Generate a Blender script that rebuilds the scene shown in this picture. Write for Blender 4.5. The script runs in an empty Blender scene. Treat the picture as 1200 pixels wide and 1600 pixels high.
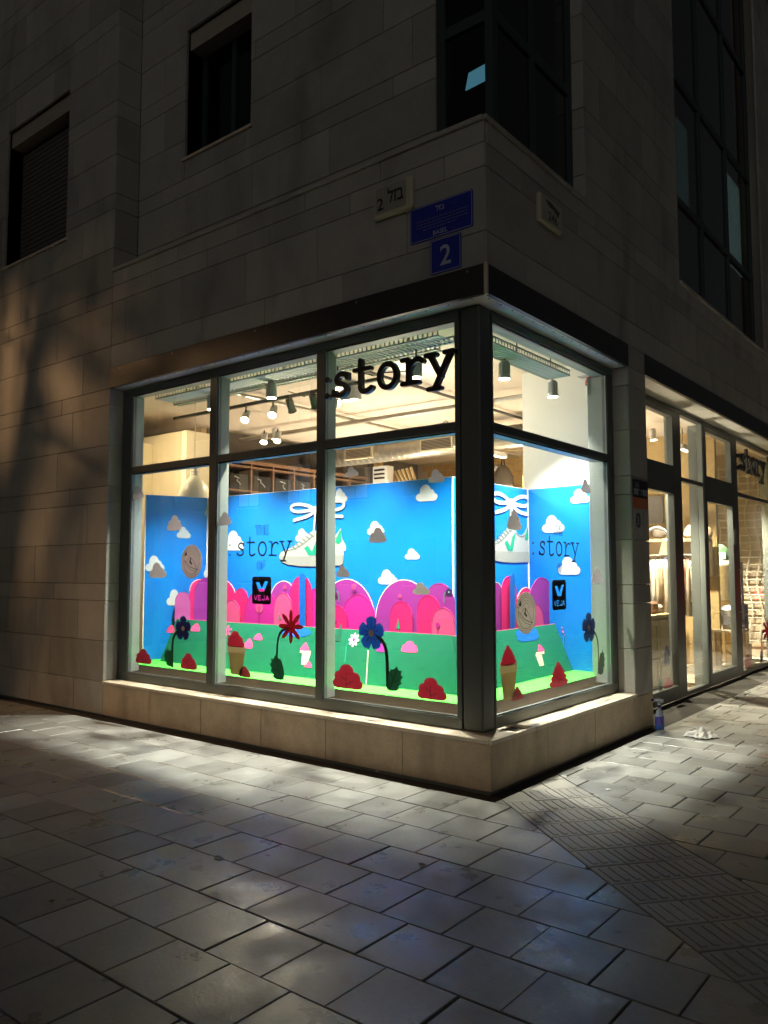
import bpy, bmesh, math, random
from mathutils import Vector, Matrix
from mathutils.geometry import delaunay_2d_cdt
rnd = random.Random(7)
R = math.radians
sc = bpy.context.scene

# ------------------------------------------------------------ camera (solved from the building's vanishing points)
CAM = Vector((2.853, -4.731, 1.5))
FPX, CX, CY = 1240.0, 600.0, 800.0
FWD = Vector((-0.6225, 0.7792, 0.0733)).normalized()
RIGHT = Vector((0.7812, 0.6243, -0.001)); RIGHT = (RIGHT - FWD * RIGHT.dot(FWD)).normalized()
UP = RIGHT.cross(FWD).normalized()
cd = bpy.data.cameras.new('camera'); cam = bpy.data.objects.new('camera', cd); sc.collection.objects.link(cam)
m = Matrix((RIGHT, UP, -FWD)).transposed().to_4x4(); m.translation = CAM; cam.matrix_world = m
cd.sensor_fit = 'HORIZONTAL'; cd.sensor_width = 36.0; cd.lens = 36.0 * FPX / 1200.0
cd.clip_start = 0.05; cd.clip_end = 2000
sc.camera = cam

# ------------------------------------------------------------ night sky, faint sky glow as the one sun lamp, exposure
w = bpy.data.worlds.new('World'); sc.world = w; w.use_nodes = True
nt = w.node_tree; nt.nodes.clear()
out = nt.nodes.new('ShaderNodeOutputWorld'); bg = nt.nodes.new('ShaderNodeBackground')
sky = nt.nodes.new('ShaderNodeTexSky'); sky.sky_type = 'NISHITA'; sky.sun_disc = False
sky.sun_elevation = R(12); sky.sun_rotation = R(150); sky.air_density = 1.0; sky.dust_density = 4.0
hs = nt.nodes.new('ShaderNodeHueSaturation'); hs.inputs['Saturation'].default_value = 0.12
nt.links.new(sky.outputs[0], hs.inputs['Color']); nt.links.new(hs.outputs[0], bg.inputs['Color'])
bg.inputs['Strength'].default_value = 0.0074
nt.links.new(bg.outputs[0], out.inputs['Surface'])
sd = bpy.data.lights.new('sun', 'SUN'); sd.energy = 0.028; sd.angle = R(25); sd.color = (1.0, 0.97, 0.88)
so = bpy.data.objects.new('sun', sd); sc.collection.objects.link(so)
so.rotation_euler = (R(62), 0, R(22))
so.location = (3, -8, 12)
vs = sc.view_settings; vs.view_transform = 'Standard'; vs.look = 'None'; vs.exposure = 0.0; vs.gamma = 1.0
sc.render.engine = 'CYCLES'
cy = sc.cycles
cy.use_denoising = True
try: cy.denoiser = 'OPENIMAGEDENOISE'
except Exception: pass
cy.max_bounces = 8; cy.diffuse_bounces = 4; cy.glossy_bounces = 4; cy.transmission_bounces = 4; cy.transparent_max_bounces = 16
cy.caustics_reflective = False; cy.caustics_refractive = False; cy.sample_clamp_indirect = 4.0
cy.use_light_tree = True

# ------------------------------------------------------------ helpers
def lin(r, g, b):
    f = lambda c: (c / 255) / 12.92 if c / 255 <= 0.04045 else ((c / 255 + 0.055) / 1.055) ** 2.4
    return (f(r), f(g), f(b))

WO = {}   # world origin of each object
def link(name, verts, faces, mat, parent=None, origin=None, smooth=False):
    vs_ = [Vector(v) for v in verts]
    if origin is None:
        xs = [v.x for v in vs_]; ys = [v.y for v in vs_]; zs = [v.z for v in vs_]
        origin = Vector(((min(xs) + max(xs)) / 2, (min(ys) + max(ys)) / 2, min(zs)))
    origin = Vector(origin)
    me = bpy.data.meshes.new(name)
    me.from_pydata([tuple(v - origin) for v in vs_], [], faces)
    me.materials.append(mat); me.update()
    if smooth:
        for p in me.polygons: p.use_smooth = True
    return inst(name, me, origin, parent)
def inst(name, me, origin, parent=None, rot=None):
    o = bpy.data.objects.new(name, me); sc.collection.objects.link(o)
    put(o, origin, parent)
    if rot: o.rotation_euler = rot
    return o
def put(o, origin, parent):
    WO[o] = Vector(origin)
    if parent is not None:
        o.parent = parent; o.location = WO[o] - WO[parent]
    else: o.location = origin
def thing(name, loc, label, cat, group=None):
    o = bpy.data.objects.new(name, None); sc.collection.objects.link(o); o.empty_display_size = 0.1
    put(o, loc, None); return tag(o, label, cat, group)
def tag(o, label, cat=None, group=None, kind=None):
    if label: o['label'] = label
    if cat: o['category'] = cat
    if group: o['group'] = group
    if kind: o['kind'] = kind
    return o
def struct(o): o['kind'] = 'structure'; return o

class MB:   # mesh builder
    def __init__(s): s.v = []; s.f = []
    def add(s, v, f):
        n = len(s.v); s.v += [Vector(x) for x in v]; s.f += [tuple(i + n for i in q) for q in f]; return s
    def box(s, x0, y0, z0, x1, y1, z1, c=0.0):
        if c <= 0:
            v = [(x, y, z) for x in (x0, x1) for y in (y0, y1) for z in (z0, z1)]
            return s.add(v, [(0, 1, 3, 2), (4, 6, 7, 5), (0, 4, 5, 1), (2, 3, 7, 6), (0, 2, 6, 4), (1, 5, 7, 3)])
        bm = bmesh.new(); bmesh.ops.create_cube(bm, size=1.0)
        for q in bm.verts:
            q.co = Vector(((x0 + x1) / 2 + q.co.x * (x1 - x0), (y0 + y1) / 2 + q.co.y * (y1 - y0), (z0 + z1) / 2 + q.co.z * (z1 - z0)))
        bmesh.ops.bevel(bm, geom=bm.edges[:], offset=c, segments=1, affect='EDGES')
        bm.verts.index_update(); v = [q.co.copy() for q in bm.verts]; f = [tuple(q.index for q in p.verts) for p in bm.faces]; bm.free()
        return s.add(v, f)
    def tube(s, pts, r, n=8, caps=True, r2=None):
        pts = [Vector(p) for p in pts]; rings = []
        prev = None
        for i, p in enumerate(pts):
            d = (pts[min(i + 1, len(pts) - 1)] - pts[max(i - 1, 0)]).normalized()
            if prev is None:
                a = d.orthogonal().normalized()
            else:
                a = (prev - d * prev.dot(d)).normalized()
            prev = a; b = d.cross(a)
            rr = r if r2 is None else r + (r2 - r) * i / max(1, len(pts) - 1)
            rings.append([p + (a * math.cos(t) + b * math.sin(t)) * rr for t in [2 * math.pi * k / n for k in range(n)]])
        v = [x for g in rings for x in g]; f = []
        for i in range(len(rings) - 1):
            for k in range(n):
                f.append((i * n + k, i * n + (k + 1) % n, (i + 1) * n + (k + 1) % n, (i + 1) * n + k))
        if caps: f += [tuple(range(n - 1, -1, -1)), tuple((len(rings) - 1) * n + k for k in range(n))]
        return s.add(v, f)
    def lathe(s, c, prof, n=20, M=None):
        c = Vector(c); v = []; f = []
        for r, z in prof:
            for k in range(n):
                t = 2 * math.pi * k / n; q = Vector((r * math.cos(t), r * math.sin(t), z))
                if M is not None: q = M @ q
                v.append(c + q)
        for i in range(len(prof) - 1):
            for k in range(n): f.append((i * n + k, i * n + (k + 1) % n, (i + 1) * n + (k + 1) % n, (i + 1) * n + k))
        f += [tuple(range(n - 1, -1, -1)), tuple((len(prof) - 1) * n + k for k in range(n))]
        return s.add(v, f)
    def prism(s, poly, z0, z1, c=0.0):   # convex ground polygon, top edge chamfered
        n = len(poly); cx = sum(p[0] for p in poly) / n; cyy = sum(p[1] for p in poly) / n
        def ins(p):
            d = math.hypot(p[0] - cx, p[1] - cyy); k = max(0.0, 1 - c * 1.4 / max(d, 1e-4)); return (cx + (p[0] - cx) * k, cyy + (p[1] - cyy) * k)
        v = [(p[0], p[1], z0) for p in poly] + [(p[0], p[1], z1 - c) for p in poly] + [(*ins(p), z1) for p in poly]
        f = []
        for a in (0, n):
            for k in range(n): f.append((a + k, a + (k + 1) % n, a + n + (k + 1) % n, a + n + k))
        f.append(tuple(2 * n + k for k in range(n)))
        return s.add(v, f)
    def build(s, name, mat, parent=None, origin=None, smooth=False): return link(name, s.v, s.f, mat, parent, origin, smooth)
def box(name, x0, y0, z0, x1, y1, z1, mat, parent=None, c=0.0):
    return MB().box(min(x0, x1), min(y0, y1), min(z0, z1), max(x0, x1), max(y0, y1), max(z0, z1), c).build(name, mat, parent)

# ---- materials
MATS = {}
def M(name, col, rough=0.6, metal=0.0, spec=0.5, var=0.0, vscale=6.0, bump=0.0, bscale=80.0, orand=0.0, trans=0.0, stain=0.0, rvar=0.0, coat=0.0, spots=0.0):
    mt = bpy.data.materials.new(name); mt.use_nodes = True; t = mt.node_tree; N = t.nodes; L = t.links
    p = N['Principled BSDF']; o = N['Material Output']
    p.inputs['Base Color'].default_value = (*col, 1); p.inputs['Roughness'].default_value = rough; p.inputs['Metallic'].default_value = metal
    p.inputs['Specular IOR Level'].default_value = spec; p.inputs['Coat Weight'].default_value = coat
    tc = N.new('ShaderNodeTexCoord'); geo = N.new('ShaderNodeNewGeometry')
    src = geo.outputs['Position']
    cur = None
    def mul(fac_socket, lo, hi, prev):
        mr = N.new('ShaderNodeMapRange'); L.new(fac_socket, mr.inputs[0]); mr.inputs[3].default_value = lo; mr.inputs[4].default_value = hi
        mx = N.new('ShaderNodeMix'); mx.data_type = 'RGBA'; mx.blend_type = 'MULTIPLY'; mx.inputs[0].default_value = 1.0
        if prev is None: mx.inputs[6].default_value = (*col, 1)
        else: L.new(prev, mx.inputs[6])
        L.new(mr.outputs[0], mx.inputs[7]); return mx.outputs[2]
    if var:
        n1 = N.new('ShaderNodeTexNoise'); n1.inputs['Scale'].default_value = vscale; n1.inputs['Detail'].default_value = 8; n1.inputs['Roughness'].default_value = 0.62
        L.new(src, n1.inputs['Vector']); cur = mul(n1.outputs['Fac'], 1 - var * 1.6, 1 + var * 1.6, cur)
        n3 = N.new('ShaderNodeTexNoise'); n3.inputs['Scale'].default_value = vscale * 9; n3.inputs['Detail'].default_value = 4
        L.new(src, n3.inputs['Vector']); cur = mul(n3.outputs['Fac'], 1 - var * .8, 1 + var * .8, cur)
        if rvar:
            mr = N.new('ShaderNodeMapRange'); L.new(n1.outputs['Fac'], mr.inputs[0]); mr.inputs[1].default_value = .3; mr.inputs[2].default_value = .7
            mr.inputs[3].default_value = rough - rvar; mr.inputs[4].default_value = rough + rvar; L.new(mr.outputs[0], p.inputs['Roughness'])
    if stain:
        n2 = N.new('ShaderNodeTexNoise'); n2.inputs['Scale'].default_value = 1.7; n2.inputs['Detail'].default_value = 5; n2.inputs['Distortion'].default_value = .6
        mp = N.new('ShaderNodeMapping'); mp.inputs['Scale'].default_value = (1, 1, .35); L.new(src, mp.inputs['Vector']); L.new(mp.outputs[0], n2.inputs['Vector'])
        mr2 = N.new('ShaderNodeMapRange'); L.new(n2.outputs['Fac'], mr2.inputs[0]); mr2.inputs[1].default_value = .52; mr2.inputs[2].default_value = .72
        cur = mul(mr2.outputs[0], 1.0, 1 - stain, cur)
    if spots:
        vo = N.new('ShaderNodeTexVoronoi'); vo.inputs['Scale'].default_value = 3.2; vo.inputs['Randomness'].default_value = 1.0; L.new(src, vo.inputs['Vector'])
        mr3 = N.new('ShaderNodeMapRange'); L.new(vo.outputs['Distance'], mr3.inputs[0]); mr3.inputs[1].default_value = .045; mr3.inputs[2].default_value = .075
        cur = mul(mr3.outputs[0], 1 - spots, 1.0, cur)
        vo2 = N.new('ShaderNodeTexVoronoi'); vo2.inputs['Scale'].default_value = 9.0; L.new(src, vo2.inputs['Vector'])
        mr4 = N.new('ShaderNodeMapRange'); L.new(vo2.outputs['Distance'], mr4.inputs[0]); mr4.inputs[1].default_value = .05; mr4.inputs[2].default_value = .07
        cur = mul(mr4.outputs[0], 1.35, 1.0, cur)
    if orand:
        oi = N.new('ShaderNodeObjectInfo'); cur = mul(oi.outputs['Random'], 1 - orand, 1 + orand, cur)
    if cur is not None: L.new(cur, p.inputs['Base Color'])
    if bump:
        nb = N.new('ShaderNodeTexNoise'); nb.inputs['Scale'].default_value = bscale; nb.inputs['Detail'].default_value = 6; L.new(src, nb.inputs['Vector'])
        bp = N.new('ShaderNodeBump'); bp.inputs['Strength'].default_value = bump; bp.inputs['Distance'].default_value = .01
        L.new(nb.outputs['Fac'], bp.inputs['Height']); L.new(bp.outputs[0], p.inputs['Normal'])
    if trans:
        tr = N.new('ShaderNodeBsdfTranslucent'); mx = N.new('ShaderNodeMixShader'); mx.inputs[0].default_value = trans
        if cur is not None: L.new(cur, tr.inputs['Color'])
        else: tr.inputs['Color'].default_value = (*col, 1)
        L.new(p.outputs[0], mx.inputs[1]); L.new(tr.outputs[0], mx.inputs[2]); L.new(mx.outputs[0], o.inputs['Surface'])
    MATS[name] = mt; return mt
def EM(name, col, strength):
    mt = bpy.data.materials.new(name); mt.use_nodes = True; t = mt.node_tree; p = t.nodes['Principled BSDF']
    p.inputs['Base Color'].default_value = (.8, .8, .8, 1); p.inputs['Emission Color'].default_value = (*col, 1); p.inputs['Emission Strength'].default_value = strength
    return mt
def GLASS(name, tint, refl=1.0, haze=0.0):
    mt = bpy.data.materials.new(name); mt.use_nodes = True; t = mt.node_tree; N = t.nodes; L = t.links
    N.remove(N['Principled BSDF']); o = N['Material Output']
    tr = N.new('ShaderNodeBsdfTransparent'); tr.inputs['Color'].default_value = (*tint, 1)
    gl = N.new('ShaderNodeBsdfGlossy'); gl.inputs['Roughness'].default_value = 0.01; gl.inputs['Color'].default_value = (refl, refl, refl, 1)
    fr = N.new('ShaderNodeFresnel'); fr.inputs['IOR'].default_value = 1.5
    gm_ = N.new('ShaderNodeNewGeometry'); mi = N.new('ShaderNodeMapRange'); mi.inputs[3].default_value = 1.5; mi.inputs[4].default_value = 1 / 1.5
    L.new(gm_.outputs['Backfacing'], mi.inputs[0]); L.new(mi.outputs[0], fr.inputs['IOR'])   # same index seen from either face of the pane
    mx = N.new('ShaderNodeMixShader'); L.new(fr.outputs[0], mx.inputs[0]); L.new(tr.outputs[0], mx.inputs[1]); L.new(gl.outputs[0], mx.inputs[2])
    if haze:   # faint smears and dust on the pane
        nz = N.new('ShaderNodeTexNoise'); nz.inputs['Scale'].default_value = 1.6; nz.inputs['Detail'].default_value = 6; nz.inputs['Distortion'].default_value = 1.2
        gp = N.new('ShaderNodeNewGeometry'); L.new(gp.outputs['Position'], nz.inputs['Vector'])
        hr = N.new('ShaderNodeMapRange'); hr.inputs[1].default_value = .35; hr.inputs[2].default_value = .8; hr.inputs[3].default_value = haze * .25; hr.inputs[4].default_value = haze; L.new(nz.outputs['Fac'], hr.inputs[0])
        df_ = N.new('ShaderNodeBsdfDiffuse'); df_.inputs['Color'].default_value = (.7, .7, .68, 1); tl = N.new('ShaderNodeBsdfTranslucent'); tl.inputs['Color'].default_value = (.7, .7, .68, 1)
        ad = N.new('ShaderNodeMixShader'); ad.inputs[0].default_value = .5; L.new(df_.outputs[0], ad.inputs[1]); L.new(tl.outputs[0], ad.inputs[2])
        m2 = N.new('ShaderNodeMixShader'); L.new(hr.outputs[0], m2.inputs[0]); L.new(mx.outputs[0], m2.inputs[1]); L.new(ad.outputs[0], m2.inputs[2]); mx = m2
    L.new(mx.outputs[0], o.inputs['Surface']); return mt

stone = M('limestone', (.37, .355, .312), .75, var=.13, vscale=3.5, bump=.16, bscale=40, orand=.13, stain=.30)
stone_pl = M('plinth_limestone', (.50, .39, .265), .7, var=.24, vscale=6, bump=.16, bscale=50, orand=.08, stain=.38)
stone_sill = M('sill_limestone', (.62, .53, .40), .5, var=.18, vscale=9, bump=.12, bscale=60, stain=.25)
mortar = M('dark_joint_mortar', (.21, .19, .155), .9, var=.1)
alum = M('dark_green_grey_aluminium', (.10, .112, .105), .40, metal=.25, var=.1, vscale=8)
alum_in = M('inner_aluminium', (.24, .27, .255), .45, metal=.2, var=.05)
gasket = M('black_gasket', (.006, .006, .006), .6)
fascia_m = M('black_fascia_metal', (.045, .044, .042), .38, metal=.4, var=.15, vscale=10)
soffit_m = M('pale_soffit', (.60, .60, .55), .55, var=.12, vscale=8, stain=.2)
glass = GLASS('shop_glass', (.94, .97, .95), 1.0, .012)
dglass = GLASS('upper_window_glass', (.25, .30, .30), 1.0)
paver_m = M('grey_paver', (.240, .238, .226), .38, var=.22, vscale=3.6, bump=.10, bscale=60, orand=.22, rvar=.18, spec=.6, stain=.3, spots=.5)
tact_m = M('tactile_paver', (.30, .285, .255), .50, var=.18, vscale=6, bump=.2, bscale=120, orand=.10, rvar=.1)
bed_m = M('paving_bed', (.045, .041, .035), .95, var=.3, vscale=20, bump=.4)
asph = M('asphalt', (.045, .045, .045), .85, var=.2, vscale=10, bump=.3)
white_wall = M('white_plaster', (.78, .75, .68), .7, var=.03, vscale=3)
ceil_m = M('warm_ceiling_paint', (.70, .60, .49), .75, var=.05, vscale=2)
cream = M('cream_panel', (.56, .46, .31), .6, var=.06, vscale=3)
lcream = M('pale_cream_paint', (.80, .70, .50), .55)
tan_wall = M('tan_plaster', (.42, .32, .20), .8, var=.15, vscale=4)
dark_wall = M('dark_taupe_wall', (.13, .11, .09), .8, var=.15, vscale=3)
sfloor = M('shop_floor_screed', (.36, .31, .24), .45, var=.12, vscale=3)
wood = M('light_oak', (.50, .36, .18), .5, var=.15, vscale=12, orand=.06)
wood_br = M('brown_wood', (.22, .12, .07), .5, var=.2, vscale=12)
blackp = M('black_plastic', (.012, .012, .012), .4)
blackbox = M('black_shoe_box', (.02, .02, .02), .25, orand=.3)
galv = M('galvanised_steel', (.50, .48, .42), .38, metal=.75, var=.12, vscale=14)
traym = M('grey_cable_tray', (.42, .46, .42), .45, metal=.5)
trayd = M('dark_track_metal', (.06, .06, .055), .5, metal=.3)
lampw = M('pale_lamp_housing', (.82, .82, .78), .4)
pend_m = M('pendant_white_enamel', (.82, .76, .62), .35)
emw = EM('lamp_lens_neutral', (1.0, .95, .85), 40)
emy = EM('lamp_lens_warm', (1.0, .82, .50), 40)
emlit = EM('lit_room_behind_pane', (.75, 1.0, .90), .55)
embl = EM('bluish_glow_patch', (.33, .72, 1.0), 2.2)
# display colours
BLUE = M('print_sky_blue', (.002, .172, .64), .42, spec=.25, var=.06, vscale=1.3, bump=.35, bscale=5)
WHITE = M('print_white', (.54, .56, .59), .6, spec=.12)
FOAM = M('foam_board_edge', (.85, .84, .80), .7)
GREEN = M('print_green', (.006, .115, .068), .5, spec=.2, var=.12, vscale=2, bump=.3, bscale=6)
LIME = M('lime_floor_sheet', (.06, .55, .045), .6, spec=.15)
RIVER = M('print_river_blue', (0.007, 0.098, 0.465), .55, spec=.12)
PK = [M('print_hot_pink', (0.600, 0.013, 0.143), .55, spec=.12), M('print_magenta', (0.465, 0.015, 0.247), .55, spec=.12), M('print_purple', (0.270, 0.026, 0.247), .55, spec=.12), M('print_pink', (0.637, 0.068, 0.217), .55, spec=.12), M('print_orchid', (0.435, 0.075, 0.300), .55, spec=.12)]
PKd = M('print_dark_magenta', (.30, .01, .13), .6, spec=.12)
SHOEW = M('print_shoe_white', (.31, .325, .31), .6, spec=.12)
SOLE = M('print_sole_grey', (.24, .25, .235), .6, spec=.12)
SHOEG = M('print_shoe_green', (.01, .25, .16), .6, spec=.12)
LINE = M('print_grey_line', (.14, .15, .15), .6, spec=.12)
CREAMPOT = M('print_cream_pot', (0.540, 0.525, 0.360), .6, spec=.12)
S_CLOUD = M('vinyl_cloud_grey', (0.8, 0.74, 0.7), .5, trans=.52)
S_RED = M('vinyl_bush_red', (.60, .075, .155), .45, trans=.52)
S_REDD = M('vinyl_dark_red_line', (.16, .01, .025), .5)
S_FRED = M('vinyl_flower_maroon', (0.42, 0.03, 0.06), .45, trans=.52)
S_BLUE = M('vinyl_flower_blue', (0.07, 0.19, 0.5), .45, trans=.52)
S_NAVY = M('vinyl_flower_navy', (0.05, 0.05, 0.2), .45, trans=.52)
S_GREY = M('vinyl_flower_slate', (0.13, 0.18, 0.33), .45, trans=.52)
S_LEAF = M('vinyl_leaf_green', (0.03, 0.17, 0.11), .45, trans=.52)
S_STEM = M('vinyl_stem_black', (.008, .016, .014), .45)
S_POT = M('vinyl_pot_tan', (.46, .34, .21), .5, trans=.52)
S_POTR = M('vinyl_pot_rim', (.60, .47, .33), .5, trans=.52)
S_TAN = M('vinyl_tan_centre', (0.9, 0.7, 0.5), .5, trans=.52)
S_BADGE = M('vinyl_round_badge', (0.78, 0.68, 0.63), .5, trans=.52)
S_BLACK = M('vinyl_black', (.006, .006, .007), .35)
S_OUT = M('vinyl_clear_outline', (.004, .022, .09), .5)

# ---- pixel -> place
def ray(px, py): return (FWD * FPX + RIGHT * (px - CX) + UP * (CY - py))
class Pl:
    def __init__(s, a, b, top=None):
        s.O = Vector((a[0], a[1], a[2] if len(a) > 2 else 0)); d = Vector((b[0] - a[0], b[1] - a[1], 0)); s.U = d.normalized()
        s.V = Vector((0, 0, 1)) if top is None else Vector(top).normalized()
        s.N = s.U.cross(s.V).normalized()
    def at(s, px, py):
        d = ray(px, py); k = (s.O - CAM).dot(s.N) / d.dot(s.N); p = CAM + d * k - s.O
        return p.dot(s.U), p.dot(s.V)
    def p3(s, u, v, o=0.0): return s.O + s.U * u + s.V * v + s.N * o
    def bb(s, x0, y0, x1, y1):
        xm, ym = (x0 + x1) / 2, (y0 + y1) / 2
        return s.at(x0, ym)[0], s.at(xm, y1)[1], s.at(x1, ym)[0], s.at(xm, y0)[1]
def flat(name, polys, pl, mat, off=0.0, t=0.002, parent=None, holes=()):
    """union of 2D polygons (u,v in metres on the plane) as one thin solid"""
    vv = []; ff = []
    for p in list(polys) + list(holes):
        if sum(p[i - 1][0] * p[i][1] - p[i][0] * p[i - 1][1] for i in range(len(p))) < 0: p = p[::-1]
        n = len(vv); vv += [Vector(q) for q in p]; ff.append(list(range(n, n + len(p))))
    V2, E2, F2, ov, oe, of = delaunay_2d_cdt(vv, [], ff, 0, 1e-6)
    bx_ = lambda P: [(min(q[0] for q in p), max(q[0] for q in p), min(q[1] for q in p), max(q[1] for q in p), p) for p in P]
    bb1, bb2 = bx_(polys), bx_(holes)
    def inside(x, y, bbs):
        for a, b, c, d, p in bbs:
            if a <= x <= b and c <= y <= d:
                k = False; j = len(p) - 1
                for i in range(len(p)):
                    if (p[i][1] > y) != (p[j][1] > y) and x < (p[j][0] - p[i][0]) * (y - p[i][1]) / (p[j][1] - p[i][1]) + p[i][0]: k = not k
                    j = i
                if k: return True
        return False
    cen = lambda f: (sum(V2[i].x for i in f) / len(f), sum(V2[i].y for i in f) / len(f))
    tris = [f for f in F2 if inside(*cen(f), bb1) and not (bb2 and inside(*cen(f), bb2))]
    used = sorted({i for f in tris for i in f}); idx = {i: k for k, i in enumerate(used)}; n = len(used)
    vs_ = [pl.p3(V2[i].x, V2[i].y, off + t) for i in used] + [pl.p3(V2[i].x, V2[i].y, off) for i in used]
    fs = []; cnt = {}
    for f in tris:
        a = [V2[i] for i in f]
        if (a[1] - a[0]).cross(a[2] - a[0]) < 0: f = list(reversed(f))
        g = [idx[i] for i in f]; fs.append(tuple(g)); fs.append(tuple(n + i for i in reversed(g)))
        for k in range(len(g)):
            e = (g[k], g[(k + 1) % len(g)]); cnt[e] = 1
    for (a, b) in list(cnt):
        if (b, a) not in cnt: fs.append((b, a, n + a, n + b))
    return link(name, vs_, fs, mat, parent)
def circ(cx, cy_, r, n=20, ry=None, a0=0.0, a1=2 * math.pi):
    ry = r if ry is None else ry
    full = abs(a1 - a0 - 2 * math.pi) < 1e-6
    return [(cx + r * math.cos(a0 + (a1 - a0) * k / (n if full else n - 1)), cy_ + ry * math.sin(a0 + (a1 - a0) * k / (n if full else n - 1))) for k in range(n)]
def rect(x0, y0, x1, y1): return [(x0, y0), (x1, y0), (x1, y1), (x0, y1)]
def rrect(x0, y0, x1, y1, r, n=5):
    P = []
    for cx_, cy_, a in ((x1 - r, y0 + r, -90), (x1 - r, y1 - r, 0), (x0 + r, y1 - r, 90), (x0 + r, y0 + r, 180)):
        P += [(cx_ + r * math.cos(R(a + 90 * k / n)), cy_ + r * math.sin(R(a + 90 * k / n))) for k in range(n + 1)]
    return P
def stroke(path, wd, cap=True, w2=None):
    P = []; n = len(path)
    for i in range(n - 1):
        (x0, y0), (x1, y1) = path[i], path[i + 1]; L_ = math.hypot(x1 - x0, y1 - y0)
        if L_ < 1e-9: continue
        wa = wd if w2 is None else wd + (w2 - wd) * i / (n - 1); wb = wd if w2 is None else wd + (w2 - wd) * (i + 1) / (n - 1)
        nx, ny = -(y1 - y0) / L_ / 2, (x1 - x0) / L_ / 2
        P.append([(x0 - nx * wa, y0 - ny * wa), (x1 - nx * wb, y1 - ny * wb), (x1 + nx * wb, y1 + ny * wb), (x0 + nx * wa, y0 + ny * wa)])
    for i in range(n):
        if cap or 0 < i < n - 1: P.append(circ(path[i][0], path[i][1], (wd if w2 is None else wd + (w2 - wd) * i / (n - 1)) / 2 * .998, 10))
    return P
def bez(*p, n=12):
    o = []
    for k in range(n + 1):
        q = [Vector(a) for a in p]; t = k / n
        while len(q) > 1: q = [q[i].lerp(q[i + 1], t) for i in range(len(q) - 1)]
        o.append((q[0].x, q[0].y))
    return o
def fit(polys, x0, y0, x1, y1, flip=False):
    return [[(x0 + ((1 - a) if flip else a) * (x1 - x0), y0 + b * (y1 - y0)) for a, b in p] for p in polys]
# unit shapes (0..1, 0..1)
CLOUD = [circ(.21, .25, .21, 18, .25), circ(.80, .24, .20, 18, .24), circ(.44, .60, .25, 24, .40), circ(.70, .46, .16, 18, .24), rect(.21, 0, .8, .42)]
CLOUDS3 = [circ(.2, .22, .2, 18, .22), circ(.8, .22, .2, 18, .22), circ(.51, .70, .23, 20, .30), circ(.27, .47, .19, 18, .21), circ(.73, .47, .19, 18, .21), rect(.2, 0, .8, .4), rect(.34, .3, .66, .7)]
BUSH = [circ(.16, .20, .16, 18, .20), circ(.83, .20, .17, 18, .20), circ(.23, .49, .18, 18, .22), circ(.72, .48, .19, 18, .22), circ(.46, .75, .23, 20, .25), rect(.16, 0, .83, .2), rect(.25, .15, .75, .5), rect(.32, .4, .60, .8)]
SWIRL = [circ(.5, .16, .5, 20, .17), circ(.5, .36, .42, 20, .17), circ(.49, .55, .33, 20, .16), circ(.48, .72, .22, 18, .14), circ(.47, .88, .11, 14, .12)]
def petals5(cx, cy_, rx, ry, rot=90, n=5, notch=True):
    P = []
    for k in range(n):
        a = R(rot + 360 * k / n); c, s_ = math.cos(a), math.sin(a)
        loc = [(0.04, -.06), (.35, -.30), (.70, -.40), (.90, -.34), (.86, -.22), (1.0, -.17), (.93, -.07), (1.02, 0), (.93, .07), (1.0, .17), (.86, .22), (.90, .34), (.70, .40), (.35, .30), (0.04, .06)]
        P.append([(cx + (x * c - y * s_) * rx, cy_ + (x * s_ + y * c) * ry) for x, y in loc])
    return P + [circ(cx, cy_, rx * .3, 12, ry * .3)]
def daisy(cx, cy_, rx, ry, n=8, wd=.16, rot=90):
    P = []
    for k in range(n):
        a = R(rot + 360 * k / n); c, s_ = math.cos(a), math.sin(a)
        e = circ(.56, 0, .44, 16, wd)
        P.append([(cx + (x * c - y * s_) * rx, cy_ + (x * s_ + y * c) * ry) for x, y in e])
    return P + [circ(cx, cy_, rx * .2, 12, ry * .2)]
LEAF = [[(.30, 0), (.62, .02), (.78, .12), (.72, .2), (.95, .34), (.84, .42), (1.0, .60), (.86, .66), (.93, .84), (.74, .82), (.66, 1.0), (.5, .86), (.3, .84), (.2, .70), (.12, .5), (.06, .2), (.1, .04)]]
def letters(wd):
    s = bez((.47, .33), (.46, .44), (.30, .46), (.16, .42), (.12, .27), (.30, .235)) + bez((.30, .235), (.50, .20), (.52, .08), (.44, -.03), (.20, -.03), (.12, .10))
    S = stroke(s, wd) + stroke([(.475, .43), (.475, .30)], wd * .8, False) + stroke([(.115, 0), (.115, .13)], wd * .8, False)
    T = stroke([(.22, .60), (.22, .12)] + bez((.22, .12), (.22, -.02), (.36, -.03), (.50, .055)), wd) + stroke([(.07, .43), (.46, .43)], wd * .85)
    O = stroke([(.30 + .2 * math.cos(R(a)), .215 + .215 * math.sin(R(a))) for a in range(0, 361, 12)], wd)
    Rr = stroke([(.20, .43), (.20, 0)], wd, False) + stroke([(.06, 0), (.42, 0)], wd * .85) + stroke([(.06, .43), (.20, .43)], wd * .85) + stroke(bez((.20, .22), (.26, .40), (.42, .46), (.52, .36)), wd)
    Y = stroke([(.10, .42), (.325, .03)], wd) + stroke([(.53, .42), (.20, -.17)], wd) + stroke([(.01, .43), (.22, .43)], wd * .85) + stroke([(.42, .43), (.61, .43)], wd * .85) + stroke([(.06, -.175), (.32, -.175)], wd * .85)
    C = [circ(.3, .04, wd * .62, 14), circ(.3, .36, wd * .62, 14)]
    return [C, S, T, O, Rr, Y]
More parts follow.
